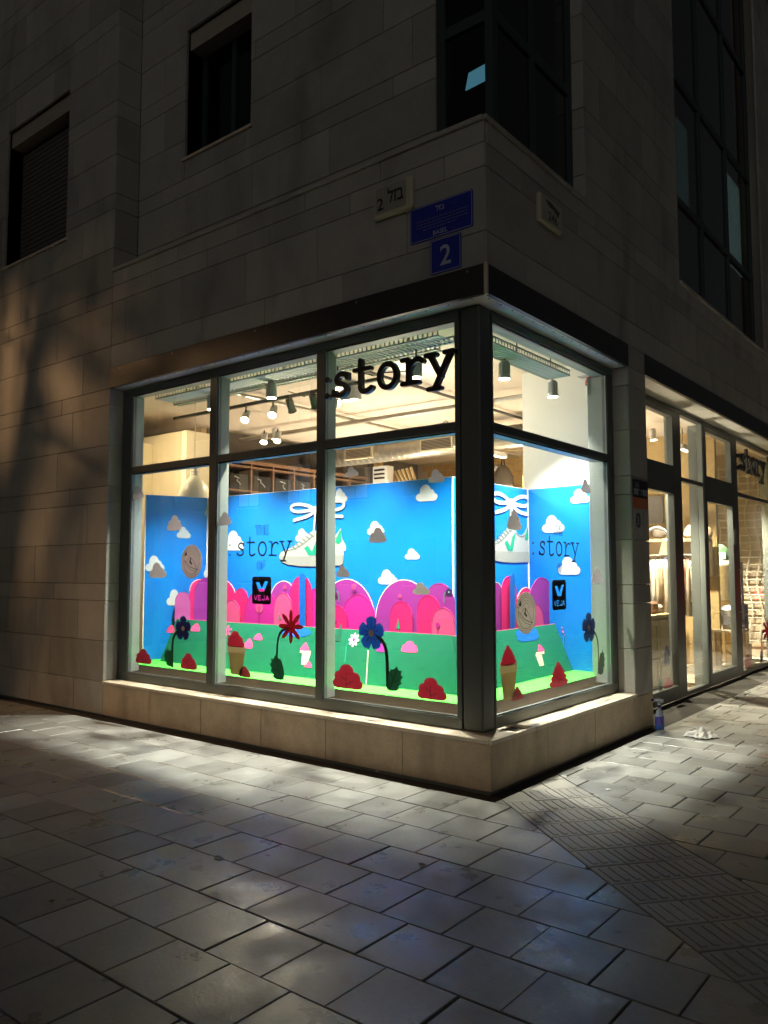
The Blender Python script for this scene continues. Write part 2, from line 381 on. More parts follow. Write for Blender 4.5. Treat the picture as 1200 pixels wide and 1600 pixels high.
CAPS = {'T': [[(.02, 1), (.58, 1)], [(.3, 1), (.3, 0)]], 'H': [[(.05, 1), (.05, 0)], [(.55, 1), (.55, 0)], [(.05, .5), (.55, .5)]], 'E': [[(.52, 1), (.06, 1), (.06, 0), (.52, 0)], [(.06, .5), (.46, .5)]],
        'O': [[(.3 + .26 * math.cos(R(a)), .5 + .5 * math.sin(R(a))) for a in range(0, 361, 15)]], 'F': [[(.54, 1), (.08, 1), (.08, 0)], [(.08, .5), (.46, .5)]], 'V': [[(.02, 1), (.3, 0), (.58, 1)]], 'J': [[(.5, 1), (.5, .22), (.42, .04), (.26, 0), (.10, .10), (.06, .26)]], 'A': [[(.0, 0), (.3, 1), (.6, 0)], [(.12, .34), (.48, .34)]]}
def caps(word, cx_, y0, h, wd, k=.72, sw=.16):
    P = []; n = len(word); cw = h * k
    for i, ch in enumerate(word):
        x0 = cx_ + (i - n / 2) * cw + cw * .1
        for path in CAPS[ch]: P += stroke([(x0 + a * cw * 1.3, y0 + b * h) for a, b in path], h * sw)
    return P
def xf(polys, dx, dy, sx, sy): return [[(dx + a * sx, dy + b * sy) for a, b in p] for p in polys]
def text(name, body, pl, u, v, h, mat, parent=None, off=0.0, t=0.001, align='CENTER', wscale=1.0, bold=0.0):
    cu = bpy.data.curves.new('t', 'FONT'); cu.body = body; cu.size = 1.0; cu.align_x = align; cu.offset = bold; cu.resolution_u = 3
    ob = bpy.data.objects.new('t', cu); sc.collection.objects.link(ob)
    dg = bpy.context.evaluated_depsgraph_get(); me = bpy.data.meshes.new_from_object(ob.evaluated_get(dg))
    vv = [q.co.copy() for q in me.vertices]; ff = [tuple(p.vertices) for p in me.polygons]
    bpy.data.objects.remove(ob); bpy.data.curves.remove(cu); bpy.data.meshes.remove(me)
    k = h / .73
    return link(name, [pl.p3(u + q.x * k * wscale, v + q.y * k, off + t) for q in vv], ff, mat, parent)

def spot(name, parent, loc, target, energy, col, size=92, blend=.35, radius=.025):
    l = bpy.data.lights.new(name, 'SPOT'); l.energy = energy; l.color = col; l.spot_size = R(size); l.spot_blend = blend; l.shadow_soft_size = radius
    o = bpy.data.objects.new(name, l); sc.collection.objects.link(o); put(o, loc, parent)
    o.rotation_euler = (Vector(target) - Vector(loc)).to_track_quat('-Z', 'Y').to_euler(); return o

# ------------------------------------------------------------ ground, pavement
def clip(poly, a, b, c):   # keep a*x+b*y >= c
    o = []
    for i in range(len(poly)):
        p, q = poly[i], poly[(i + 1) % len(poly)]; dp = a * p[0] + b * p[1] - c; dq = a * q[0] + b * q[1] - c
        if dp >= 0: o.append(p)
        if dp * dq < 0: t = dp / (dp - dq); o.append((p[0] + t * (q[0] - p[0]), p[1] + t * (q[1] - p[1])))
    return o
def area(p): return abs(sum(p[i][0] * p[(i + 1) % len(p)][1] - p[(i + 1) % len(p)][0] * p[i][1] for i in range(len(p)))) / 2
def pxy(p):
    d = Vector(p) - CAM; k = d.dot(FWD)
    if k < .2: return None
    return CX + FPX * d.dot(RIGHT) / k, CY - FPX * d.dot(UP) / k
struct(link('ground', [(-150, -150, -.14), (150, -150, -.14), (150, 150, -.14), (-150, 150, -.14)], [(0, 1, 2, 3)], asph))
pave = struct(link('pavement', [(-12, -7, -.03), (6, -7, -.03), (6, 14, -.03), (-12, 14, -.03)], [(0, 1, 2, 3)], bed_m, origin=(0, 0, -.03)))
nd = Vector((.627, .779)); dd = Vector((.779, -.627)); S0, S1 = .014, .647
ys = [-.175 - .351 * k for k in range(19, -1, -1)] + [-.175 + .30 * k for k in range(1, 45)]
cand = []
for i in range(len(ys) - 1):
    y0, y1 = ys[i], ys[i + 1]
    offx = .585 + (.163 if i % 2 else 0)
    if y0 > -.18: offx = 1.06 + (.0 if i % 2 else .17); 
    pitch = .325 if y0 < -.18 else .344
    k0 = int((-11 - offx) / pitch); k1 = int((5.6 - offx) / pitch)
    for k in range(k0, k1):
        jx = rnd.uniform(-.003, .003); jy = rnd.uniform(-.002, .002)
        p = rect(offx + k * pitch + .0032 + jx, y0 + .0032 + jy, offx + (k + 1) * pitch - .0032 + jx, y1 - .0032 + jy)
        if y0 > -.18: p = clip(p, 1, 0, .125)
        else: p = clip(p, 0, -1, .140)  # dark bed left bare along the walls as channel and sill shadow
        if len(p) < 3 or area(p) < .002: continue
        for q in (clip(p, -nd.x, -nd.y, -S0 + .004), clip(p, nd.x, nd.y, S1 + .004)):
            if len(q) >= 3 and area(q) > .0015: cand.append(q)
def vis_area(poly):
    s = [pxy((a, b, 0)) for a, b in poly]
    if any(q is None for q in s): return 0
    if not any(-20 < q[0] < 1220 and 850 < q[1] < 1620 for q in s): return 0
    c = pxy((sum(a for a, b in poly) / len(poly), sum(b for a, b in poly) / len(poly), 0))
    if not (-40 < c[0] < 1240 and c[1] < 1660): return 0
    return area(s)
cand.sort(key=vis_area, reverse=True)
rest = MB()
for i, p in enumerate(cand):
    zt = rnd.uniform(-.0025, .0015)
    if i < 290 and vis_area(p) > 0: MB().prism(p, -.05, zt, .0028).build('paver', paver_m, pave)
    else: rest.prism(p, -.05, zt, .004)
o = rest.build('paver_field', paver_m, pave); o['kind'] = 'stuff'
for k in range(-7, 18):
    for j in range(3):
        t0, s0 = .914 + .2295 * (k - 4), S0 + .211 * j
        cs = [dd * (t0 + a) + nd * (s0 + b) for a, b in ((.004, .004), (.2255, .004), (.2255, .207), (.004, .207))]
        p = [(c.x, c.y) for c in cs]; q = clip(p, 1, 0, .125)
        if len(q) < 3 or area(q) < .003: continue
        mb = MB().prism(q, -.05, rnd.uniform(-.002, .001), .003)
        if area(q) > .99 * area(p):
            for b in (.048, .1055, .163):
                c4 = [dd * (t0 + a) + nd * (s0 + bb) for a, bb in ((.028, b - .014), (.202, b - .014), (.202, b + .014), (.028, b + .014))]
                mb.prism([(c.x, c.y) for c in c4], -.002, .0048, .004)
        mb.build('tactile_tile', tact_m, pave)

# ------------------------------------------------------------ the corner building
FR = .165        # depth of the shop window frames behind the facade
PF = Pl((0, FR), (1, FR)); PRF = Pl((-FR, 0), (-FR, 1)); PD = Pl((-.31, 0), (-.31, 1))
bld = thing('corner_building', (-4, 4, 0), 'limestone clad corner building with a brightly lit glazed shop at street level', 'building')
ZL = [0, .341, .762, 1.181, 1.362, 1.787, 2.222, 2.402, 2.843, 3.278, 3.455, 3.915, 4.39]
z = 4.57
while z < 11.2: ZL += [z, z + .44, z + .88]; z += 1.06
ZL.append(11.0); ZL = sorted(set(round(a, 3) for a in ZL if a <= 11.0))
def sub(rs, op):
    o = []
    for (a, b, c, d) in rs:
        x0, x1, y0, y1 = op
        if x1 <= a or x0 >= b or y1 <= c or y0 >= d: o.append((a, b, c, d)); continue
        if x0 > a: o.append((a, x0, c, d))
        if x1 < b: o.append((x1, b, c, d))
        aa, bb = max(a, x0), min(b, x1)
        if y0 > c: o.append((aa, bb, c, y0))
        if y1 < d: o.append((aa, bb, y1, d))
    return o
BP = {}
def clad(pl, u0, u1, z0, z1, parent, mat=stone, ops=(), L=.92, ph=0.0, th=.03, zl=None):
    zz = [z0] + [a for a in (zl or ZL) if z0 + .05 < a < z1 - .05] + [z1]
    for i in range(len(zz) - 1):
        u = u0 - L * ((ph + .5 * (i % 2) + rnd.uniform(-.1, .1)) % 1.0)
        while u < u1 - .02:
            e = u + L * rnd.uniform(.92, 1.08)
            if u1 - e < .22: e = u1
            a, b = max(u, u0), min(e, u1)
            if b - a > .03:
                for r in [(a, b, zz[i], zz[i + 1])]:
                    rs = [r]
                    for op in ops: rs = sub(rs, op)
                    for (p, q, c, d) in rs:
                        if q - p < .02 or d - c < .02: continue
                        g = .0025; k = .0022; pr = rnd.uniform(-.0012, .0012); v = []
                        for (s_, o_) in ((0, -th), (0, pr - k), (k, pr)):
                            for (x, y) in ((p + g + s_, c + g + s_), (q - g - s_, c + g + s_), (q - g - s_, d - g - s_), (p + g + s_, d - g - s_)):
                                v.append(pl.p3(x, y, o_))
                        f = [(8, 9, 10, 11)]
                        for bse in (0, 4):
                            for n_ in range(4): f.append((bse + n_, bse + (n_ + 1) % 4, bse + 4 + (n_ + 1) % 4, bse + 4 + n_))
                        link('stone_block', v, f, mat, parent)
            u = e
XL, YR, YP = -4.69, 2.605, 3.05
ZS, ZF0, ZF1, ZC = .35, 3.455, 3.672, 4.73
W1 = (-7.19, -5.69, 5.38, 7.2)
W2 = (-3.87, -2.84, 5.86, 7.28)
def wallmesh(boxes, name='wall'):
    mb = MB()
    for b in boxes: mb.box(*b)
    return mb.build(name, mortar, bld)
# left wall, its window opening kept free
wl = wallmesh([(-9.6, .03, -.1, W1[0], .26, 11), (W1[1], .03, -.1, XL - .03, .26, 11), (W1[0], .03, -.1, W1[1], .26, W1[2]), (W1[0], .03, W1[3], W1[1], .26, 11)])
clad(Pl((0, 0), (1, 0)), -9.6, XL, 0, 11, wl, ops=[W1], ph=.3)
# band over the shop window and plinth below it (front)
wf = wallmesh([(XL - .03, .03, ZF1 - .02, -.03, .34, ZC - .002)]); wp = wallmesh([(XL, .03, -.1, -.03, .34, .318)], 'plinth')
clad(Pl((0, 0), (1, 0)), XL, -.004, ZF1, ZC, wf, ph=.2, L=.9)
clad(Pl((0, 0), (1, 0)), XL, -.004, 0, .318, wp, mat=stone_pl, ph=.1, L=.80, zl=[])
clad(Pl((XL, 0), (XL, 1)), .004, FR, ZS, ZF0, wf, L=5, ph=0)
# right side
wr = wallmesh([(-.30, .35, ZF1 - .02, -.03, 12, ZC - .002), (-.30, .35, -.1, -.03, YP - .03, .318), (-.30, YR + .03, .318, -.03, YP - .03, ZF1 - .02)])
PX = Pl((0, 0), (0, 1))
clad(PX, .004, 12, ZF1, ZC, wr, ph=.45, L=.95)
clad(PX, .004, YP, 0, .318, wr, mat=stone_pl, ph=.1, L=.88, zl=[])
clad(PX, YR + .004, YP, .318, ZF1, wr, L=5, ph=0)
clad(Pl((-.0, YR), (.3, YR)), -FR - .0, -.004, ZS, ZF0, wr, L=5, ph=0)
clad(Pl((0, YP), (-1, YP)), .004, .31, 0, ZF1, wr, L=5, ph=0)
# upper right wall between corner window and bay, and beyond the bay
wu = wallmesh([(-.30, 1.73, ZC, -.03, 4.2, 11)]); wv = wallmesh([(-.30, 8.13, ZC, -.03, 12, 11)])
clad(PX, 1.70, 4.2, ZC, 11, wu, ph=.15, L=1.0)
clad(PX, 8.1, 12, ZC, 11, wv, ph=.15, L=1.3)
clad(Pl((0, 1.70), (.3, 1.70)), -.16, -.004, 4.77, 11, wu, L=5)
# recessed upper left wall
wb = wallmesh([(XL, .33, ZC, W2[0], .56, 11), (W2[1], .33, ZC, -.66, .56, 11), (W2[0], .33, ZC, W2[1], .56, W2[2]), (W2[0], .33, W2[3], W2[1], .56, 11)])
clad(Pl((0, .30), (1, .30)), XL, -.63, ZC, 11, wb, ops=[W2], ph=.6, L=1.0)
clad(Pl((XL, 0), (XL, 1)), .004, .30, ZC + .02, 11, wb, L=5)
# copings
cop = MB().box(XL, -.022, ZC, -.012, .36, ZC + .04, .006).build('coping', stone, bld)
MB().box(-.30, -.010, ZC, .022, 1.70, ZC + .0385, .006).build('coping', stone, bld)
MB().box(-.25, 4.20, ZC, .022, 8.10, ZC + .04, .006).build('coping', stone, bld)
# sills: slabs butted end to end
u = XL + .002
for e in (-3.55, -2.42, -1.30, -.012):
    box('window_sill', u, -.016, .32, e - .002, .36, ZS, stone_sill, bld, .004); u = e
v0 = -.016
for e in (.62, 1.66, YR):
    box('window_sill', -.36 if v0 > 0 else -.010, v0 + .0, .3205, .016, e - .002, ZS + (.0 if v0 > 0 else .001), stone_sill, bld, .004); v0 = e
# floor slab and a black block painted as the unlit rooms upstairs
box('floor_slab', -9.5, .36, 3.70, -.31, 12, 4.70, dark_wall, bld)
box('unlit_room_block', -9.5, 1.35, 4.76, -1.2, 12, 10.9, gasket, bld)
box('roof', -9.7, -.1, 11.0, .1, 12.1, 11.25, stone, bld)

# fascia bands, soffits, corner trim
box('fascia_panel', XL, -.008, ZF0, -.014, .03, ZF1 - .003, fascia_m, bld)
box('fascia_panel', -.03, .014, ZF0, .008, YR - .003, ZF1 - .003, fascia_m, bld)
box('fascia_panel', -.03, YP + .003, ZF0, .008, 12, ZF1 - .003, fascia_m, bld)
box('corner_trim', -.013, -.013, ZF0 - .012, .013, .013, ZF1 + .005, stone_sill, bld, .003)
for (a, b) in (((-3.6, 0), 0), ((-2.4, 0), 0), ((-1.2, 0), 0), ((-4.5, 0), 0), ((-.15, 0), 0)):
    MB().lathe((a[0], -.008, ZF1 - .03), [(.008, 0), (.006, .004)], 10, Matrix.Rotation(R(90), 3, 'X')).build('fixing_screw', galv, bld)
sf = MB().box(XL, .03, ZF0 + .002, -.03, .40, ZF0 + .02).build('soffit', soffit_m, bld)
MB().box(-.40, .40, ZF0 + .0025, -.03, YR, ZF0 + .0205).build('soffit', soffit_m, bld)
MB().box(-.45, YP, ZF0 + .002, -.03, 12, ZF0 + .02).build('soffit', soffit_m, bld)
for k in range(15):
    yy = .12 + k * .17
    MB().lathe((-.05, yy, ZF0 + .002), [(.007, -.004), (.007, .0)], 8).build('soffit_screw', blackp, sf)
for k in range(22):
    MB().lathe((-.15 - k * .205, .05, ZF0 + .002), [(.006, -.004), (.006, .0)], 8).build('soffit_screw', blackp, sf)

# ---- shop window, front
def uL(px): return PF.at(px, 800)[0]
def uR(px): return PRF.at(px, 800)[0]
def uD(px): return PD.at(px, 900)[0]
z_head, z_rail, z_t0, z_t1 = 3.378, .437, 2.533, 2.598
FI = FR + .165
xj, xm1a, xm1b, xm2a, xm2b, xs0 = uL(203), uL(326), uL(336.5), uL(494), uL(505), uL(712)
XC = -FR - .175     # corner post edges
fw = MB().box(XL, FR, z_head, XC, FR + .06, ZF0, .003).build('shop_window', alum, bld)
def fbar(name, b, mat=alum, par=None): return MB().box(*b, .003).build(name, mat, par or fw)
fbar('bottom_rail', (XL, FR, ZS, XC, FR + .07, z_rail))
fbar('jamb', (XL, FR + .001, z_rail, xj, FR + .06, z_head))
fbar('stile', (xs0, FR + .001, z_rail, XC, FR + .06, z_head))
for a, b in ((xm1a, xm1b), (xm2a, xm2b)):
    fbar('mullion', (a, FR - .004, z_rail - .02, b, FR + .06, z_head))
    box('mullion_fin', a + .008, FR + .061, z_rail, b - .008, FI, z_head, alum_in, fw, .003)
box('mullion_fin', XL, FR + .061, z_rail, xj - .02, FI, z_head, alum_in, fw, .003)
box('mullion_fin', xs0 + .012, FR + .061, z_rail, XC, FI, z_head, alum_in, fw, .003)
box('head_fin', XL, FR + .061, z_head + .005, XC, FI, ZF0, alum_in, fw, .003)
xs = [(xj, xm1a), (xm1b, xm2a), (xm2b, xs0)]
for a, b in xs:
    fbar('transom', (a, FR, z_t0, b, FR + .06, z_t1))
    box('transom_fin', a + .002, FR + .061, z_t0 + .004, b - .01, FI, z_t1 - .004, alum_in, fw, .002)
    for c, d in ((z_rail, z_t0), (z_t1, z_head)):
        box('pane', a - .006, FR + .026, c - .006, b + .006, FR + .034, d + .006, glass, fw)
        for q in ((a, c, a + .010, d), (b - .010, c, b, d), (a + .01, c, b - .01, c + .010), (a + .01, d - .01, b - .01, d)):
            box('gasket', q[0], FR + .014, q[1], q[2], FR + .0255, q[3], gasket if q[1] > c else alum_in, fw)
# corner post
MB().box(XC + .008, FR - .002, ZS, -FR + .002, FR + .168, ZF0, .012).build('corner_post', alum, bld)
box('post_gasket', XC, FR + .02, ZS, XC + .008, FR + .1, ZF0, gasket, bld)
box('post_gasket', -FR - .1, FR + .168, ZS, -FR - .02, FR + .177, ZF0, gasket, bld)
# ---- shop window, side
YC = FR + .177; ys0, yj = uR(773.5), uR(953)
gw = MB().box(-FR - .06, YC, z_head, -FR, YR, ZF0, .003).build('shop_window', alum, bld)
def sbar(name, y0, z0, y1, z1, d=.06, mat=alum, f=0.0): return MB().box(-FR - d, y0, z0, -FR + f, y1, z1, .003).build(name, mat, gw)
sbar('bottom_rail', YC, ZS, YR, z_rail, .07); sbar('stile', YC, z_rail, ys0, z_head, .06, alum, -.001); sbar('jamb', yj, z_rail, YR, z_head, .06, alum, -.001)
sbar('transom', ys0, z_t0, yj, z_t1)
box('transom_fin', -FI, ys0 + .01, z_t0 + .004, -FR - .061, yj - .002, z_t1 - .004, alum_in, gw, .002)
box('mullion_fin', -FI - .05, yj + .02, z_rail, -FR - .061, YR, z_head, alum_in, gw, .003)
box('mullion_fin', -FI, YC, z_rail, -FR - .061, ys0 - .012, z_head, alum_in, gw, .003)
box('head_fin', -FI, YC, z_head + .005, -FR - .061, YR, ZF0, alum_in, gw, .003)
for c, d in ((z_rail, z_t0), (z_t1, z_head)):
    box('pane', -FR - .034, ys0 - .006, c - .006, -FR - .026, yj + .006, d + .006, glass, gw)
    for q in ((ys0, c, ys0 + .01, d), (yj - .01, c, yj, d), (ys0 + .01, c, yj - .01, c + .01), (ys0 + .01, d - .01, yj - .01, d)):
        box('gasket', -FR - .0255, q[0], q[1], -FR - .014, q[2], q[3], gasket if q[1] > c else alum_in, gw)
# bulkheads over the glazing
box('bulkhead', XL, FI + .002, ZF0 - .0, -FI, FI + .04, 3.70, white_wall, bld)
box('bulkhead', -FI - .04, FI + .042, ZF0, -FI - .002, YR + .02, 3.70, white_wall, bld)
box('bulkhead', -.60, YP - .3, ZF0 + .022, -.36, 12, 3.70, white_wall, bld)

# ---- entrance: two glazed doors, side light, window
XD = -.31
df = MB().box(XD - .07, YP, ZF0 - .055, XD, 12, ZF0, .003).build('shop_front', alum, bld)
def dbar(name, y0, z0, y1, z1, par=None, f=0.0, d=.07, mat=alum): return MB().box(XD - d, y0, z0, XD + f, y1, z1, .003).build(name, mat, par or df)
def dpane(y0, z0, y1, z1, par): box('pane', XD - .042, y0 - .006, z0 - .006, XD - .034, y1 + .006, z1 + .006, glass, par)
def leaf(y0, y1, g0, g1, handle):
    lf = dbar('door', y0, .01, g0, ZF0 - .06, bld, .006)
    for nm, a, b, c, d in (('door_stile', g1, .01, y1, ZF0 - .06), ('bottom_rail', g0, .01, g1, .16), ('lock_rail', g0, 2.40, g1, 2.735), ('top_rail', g0, 3.325, g1, ZF0 - .06)):
        dbar(nm, a, b, c, d, lf, .005)
    dpane(g0, .16, g1, 2.40, lf); dpane(g0, 2.735, g1, 3.325, lf)
    if handle:
        mb = MB(); mb.tube([(XD + .06, y1 - .06, .79), (XD + .06, y1 - .06, 1.61)], .017, 10)
        for zz in (.9, 1.5): mb.tube([(XD, y1 - .06, zz), (XD + .06, y1 - .06, zz)], .01, 8)
        mb.build('handle', galv, lf)
    return lf
leaf(3.40, 4.97, 3.52, 4.73, False)
door2 = leaf(5.93, 7.40, 6.02, 7.18, True)
dbar('post', 4.97, .0, 5.03, ZF0 - .055); dbar('post', 5.87, 0, 5.93, ZF0 - .055, mat=alum_in); dbar('post', 7.40, 0, 7.50, ZF0 - .055); dbar('post', YP, 0, 3.40, ZF0 - .055); dbar('post', 9.6, 0, 9.7, ZF0 - .055)
for a, b in ((5.03, 5.87), (7.50, 9.6), (9.7, 11.9)):
    dbar('transom', a, 2.58, b, 2.63); dbar('bottom_rail', a, .0, b, .055); dpane(a, .055, b, 2.58, df); dpane(a, 2.63, b, ZF0 - .055, df)
for a, b in ((5.03, 5.87), (7.5, 9.6), (3.40, 4.97)):
    box('mullion_fin', XD - .18, b - .001, .0, XD - .071, b + .06, ZF0 - .06, alum_in, df, .003)

# ---- upper windows
def barbox(lst, name, mat, par):
    mb = MB()
    for b in lst: mb.box(*b)
    return mb.build(name, mat, par)
upf = M('upper_frame_teal', (.03, .05, .05), .5)
shut = M('roller_shutter', (.10, .095, .085), .6)
reveal_m = M('reveal_limestone', (.34, .31, .25), .75, var=.1)
def upwin(W, yf, nm_y, shutter):
    x0, x1, z0, z1 = W; d = yf + .22
    wn = barbox([(x0 + .0, d, z0, x0 + .06, d + .05, z1), (x1 - .06, d, z0, x1, d + .05, z1), (x0 + .06, d, z0, x1 - .06, d + .05, z0 + .06), (x0 + .06, d, z1 - .06, x1 - .06, d + .05, z1), ((x0 + x1) / 2 - .03, d - .002, z0 + .06, (x0 + x1) / 2 + .03, d + .048, z1 - .06)], 'window', upf, bld)
    box('pane', x0 + .05, d + .02, z0 + .05, x1 - .05, d + .028, z1 - .05, dglass, wn)
    box('shutter_box', x0 + .004, yf + .05, z1 - .20, x1 - .004, d - .002, z1 - .003, reveal_m, wn)
    box('sill', x0 - .03, yf - .02, z0 - .03, x1 + .03, d, z0, stone_sill, wn)
    box('reveal', x0 - .02, yf + .03, z0, x0, d + .05, z1, reveal_m, wn); box('reveal', x1, yf + .03, z0, x1 + .02, d + .05, z1, reveal_m, wn); box('reveal', x0, yf + .03, z1, x1, d + .05, z1 + .02, reveal_m, wn)
    if shutter:
        n = int((z1 - .22 - z0) / shutter)
        me = None
        for k in range(n):
            a = z0 + .01 + k * shutter
            if me is None:
                o = box('slat', x0 + .03, d - .03, a, x1 - .03, d - .012, a + shutter - .006, shut, wn, .004); me = o.data; z_first = WO[o].copy()
            else: inst('slat', me, z_first + Vector((0, 0, k * shutter)), wn)
upwin(W1, 0.0, 0, .06)
upwin(W2, .30, 0, None)
# corner glazing upstairs
cx0, cy0 = -.11, .315
cg = barbox([(-.63, cy0, ZC + .04, -.55, cy0 + .06, 11), (cx0 - .07, cy0 + .0, ZC + .04, cx0, cy0 + .07, 11), (cx0 - .06, .93, ZC + .04, cx0, 1.0, 11), (cx0 - .06, 1.62, ZC + .04, cx0, 1.70, 11)], 'corner_window', upf, bld)
for zz in (5.74, 7.9):
    box('transom', -.55, cy0 + .001, zz, cx0 - .07, cy0 + .06, zz + .09, upf, cg); box('transom', cx0 - .06, cy0 + .07, zz, cx0 - .001, .93, zz + .09, upf, cg); box('transom', cx0 - .06, 1.0, zz, cx0 - .001, 1.62, zz + .09, upf, cg)
for a, b in ((ZC + .04, 5.74), (5.83, 7.9), (7.99, 11)):
    box('pane', -.555, cy0 + .02, a, cx0 - .065, cy0 + .028, b, dglass, cg)
    box('pane', cx0 - .028, cy0 + .065, a, cx0 - .02, .935, b, dglass, cg); box('pane', cx0 - .028, .995, a, cx0 - .02, 1.625, b, dglass, cg)
# bay glazing upstairs on the side
bx = -.14
bw = barbox([(bx - .06, 4.2, ZC + .04, bx, 4.28, 11), (bx - .06, 8.02, ZC + .04, bx, 8.1, 11), (bx - .06, 5.56, ZC + .04, bx, 5.64, 11), (bx - .06, 6.76, ZC + .04, bx, 6.84, 11)], 'bay_window', upf, bld)
for zz in (5.90, 7.45, 9.2):
    for a, b in ((4.28, 5.56), (5.64, 6.76), (6.84, 8.02)): box('transom', bx - .06, a, zz, bx - .001, b, zz + .08, upf, bw)
for a, b in ((ZC + .04, 5.90), (5.98, 7.45), (7.53, 9.2), (9.28, 11)):
    for c, d in ((4.28, 5.56), (5.64, 6.76), (6.84, 8.02)): box('pane', bx - .034, c - .005, a - .005, bx - .026, d + .005, b + .005, dglass, bw)
PBY = Pl((bx - .35, 0), (bx - .35, 1))
for bb_, mt in (((1133, 283, 1158, 418), emlit), ((1058, 195, 1075, 318), EM('dim_lit_blind', (.75, 1.0, .95), .16))):
    q = PBY.bb(*bb_); box('lit_blind', bx - .36, q[0], q[1], bx - .35, q[2], q[3], mt, bw)
PCY = Pl((0, .9), (1, .9)); qa, qb = PCY.at(728, 118), PCY.at(769, 104)
flat('glowing_patch', [[PCY.at(728, 142), PCY.at(769, 121), PCY.at(769, 95), PCY.at(733, 115)]], PCY, embl, 0, .01, cg)  # bluish emissive patch set behind the corner pane

# ------------------------------------------------------------ inside the shop: shell
X0i, Y1i, ZCE = -8.4, 11.6, 3.64
struct(MB().box(X0i, FI + .01, -.05, XD - .08, Y1i, .0).build('shop_floor', sfloor))
struct(MB().box(X0i, FI + .045, ZCE, -.61, Y1i, ZCE + .05).build('shop_ceiling', ceil_m))
struct(MB().box(X0i - .1, .30, 0, X0i, Y1i, ZCE).build('shop_wall', dark_wall))
wallb = struct(MB().box(X0i, Y1i - .05, 0, XD - .1, Y1i + .1, ZCE).build('shop_wall', tan_wall))
struct(MB().box(X0i, 2.75, 0, -6.62, 2.85, ZCE).build('shop_wall', tan_wall))
struct(MB().box(-6.9, 2.87, 0, -6.62, Y1i - .06, ZCE).build('shop_wall', dark_wall))
struct(MB().box(-1.297, 2.88, 0, -.32, YP - .01, ZCE).build('shop_wall', white_wall))
colm = struct(MB().box(-7.6, 2.0, 0, -6.08, 2.5, 3.42).build('panelled_pillar', cream))
box('edge_board', -6.075, 1.99, 0, -5.98, 2.5, 3.42, lcream, colm)
box('side_board', -7.6, 1.55, 0, -6.75, 1.995, 3.3, M('beige_board', (.5, .42, .27), .7), colm)

# ------------------------------------------------------------ window display
ZD = .497
plat = MB().box(-4.93, FI + .012, .0, -.345, 2.87, ZD - .004).build('display_platform', M('platform_brown', (.20, .16, .12), .7, var=.15), None)
tag(plat, 'low brown platform carrying the window display behind the glass', 'platform')
lime = link('lime_sheet', [(-4.92, FI + .013, ZD), (-.345, FI + .013, ZD), (-.345, 2.865, ZD), (-1.4, 2.865, ZD), (-1.4, 1.5, ZD), (-4.92, 1.5, ZD)], [(0, 1, 2, 3, 4, 5)], LIME)
lm = lime.modifiers.new('thick', 'SOLIDIFY'); lm.thickness = .003; lm.offset = 0
tag(lime, 'bright lime green sheet laid over the display platform floor', 'display floor')
cA0, cA1, cB1, cD1, cE1 = (-4.882, .601), (-4.651, 1.311), (-1.203, 1.364), (-1.228, 2.84), (-.405, 2.718)
PA, PB, PDD, PE = Pl(cA0, cA1), Pl(cA1, cB1), Pl(cB1, cD1), Pl(cE1 and cD1, cE1)
ZT = 2.36
def panel(pl, a, b, label, zt=ZT):
    L_ = math.hypot(b[0] - a[0], b[1] - a[1])
    o = flat('backdrop_panel', [rect(0.012, ZD + .003, L_ - .012, zt)], pl, BLUE, -.012, .012)
    flat('board_edge', [rect(.0, ZD + .003, .0115, zt)], pl, FOAM, -.012, .012, o); flat('board_edge', [rect(L_ - .0115, ZD + .003, L_, zt)], pl, FOAM, -.012, .012, o)
    flat('board_edge', [rect(.0, zt + .0003, L_, zt + .004)], pl, FOAM, -.012, .0115, o)
    tag(o, label, 'backdrop panel', 'blue backdrop boards'); return o
def seam(pl, par, px, y0=770, y1=985):
    u_ = pl.at(px, 850)[0]; flat('paper_seam', [rect(u_ - .0015, ZD + .01, u_ + .0015, ZT - .005)], pl, SEAM, .0002, .0006, par)
SEAM = M('print_seam_blue', (.004, .19, .62), .4, spec=.2)
bA = panel(PA, cA0, cA1, 'narrow sky blue board angled back at the end beside the cream pillar')
bB = panel(PB, cA1, cB1, 'long sky blue board with shoe and bow behind the three bay window')
bD = panel(PDD, cB1, cD1, 'sky blue board with shoe partly hidden by the corner post, facing the side window')
bE = panel(PE, cD1, cE1, 'sky blue board with three clouds in front of the white wall')
for px in (389, 457, 560, 640): seam(PB, bB, px)
for px in (860, 905): seam(PE, bE, px)
for px in (262, 300): seam(PA, bA, px)
def dec(name, polys, pl, bb, mat, lay=1, parent=None, t=.0015, flip=False, label=None):
    o = flat(name, fit(polys, *bb, flip=flip), pl, mat, lay * .002, t, parent)
    if label: o['label'] = label
    return o
for bb in ((351, 829, 382, 860), (462, 826, 484, 846), (521, 763, 543, 785), (650, 757, 684, 783), (574, 814, 601, 836), (633, 857, 656, 874), (591, 890, 621, 913), (528, 842, 541, 861)):
    dec('cloud', CLOUD, PB, PB.bb(*bb), WHITE, 1, bB)
for bb in ((227, 868, 257, 893), (276, 823, 298, 841), (260, 921, 287, 946), (320, 790, 331, 806), (318, 880, 331, 902)):
    dec('cloud', CLOUD, PA, PA.bb(*bb), WHITE, 1, bA)
for bb in ((891, 764, 922, 786), (847, 805, 882, 832), (872, 870, 907, 898)):
    dec('cloud', CLOUD, PE, PE.bb(*bb), WHITE, 1, bE)
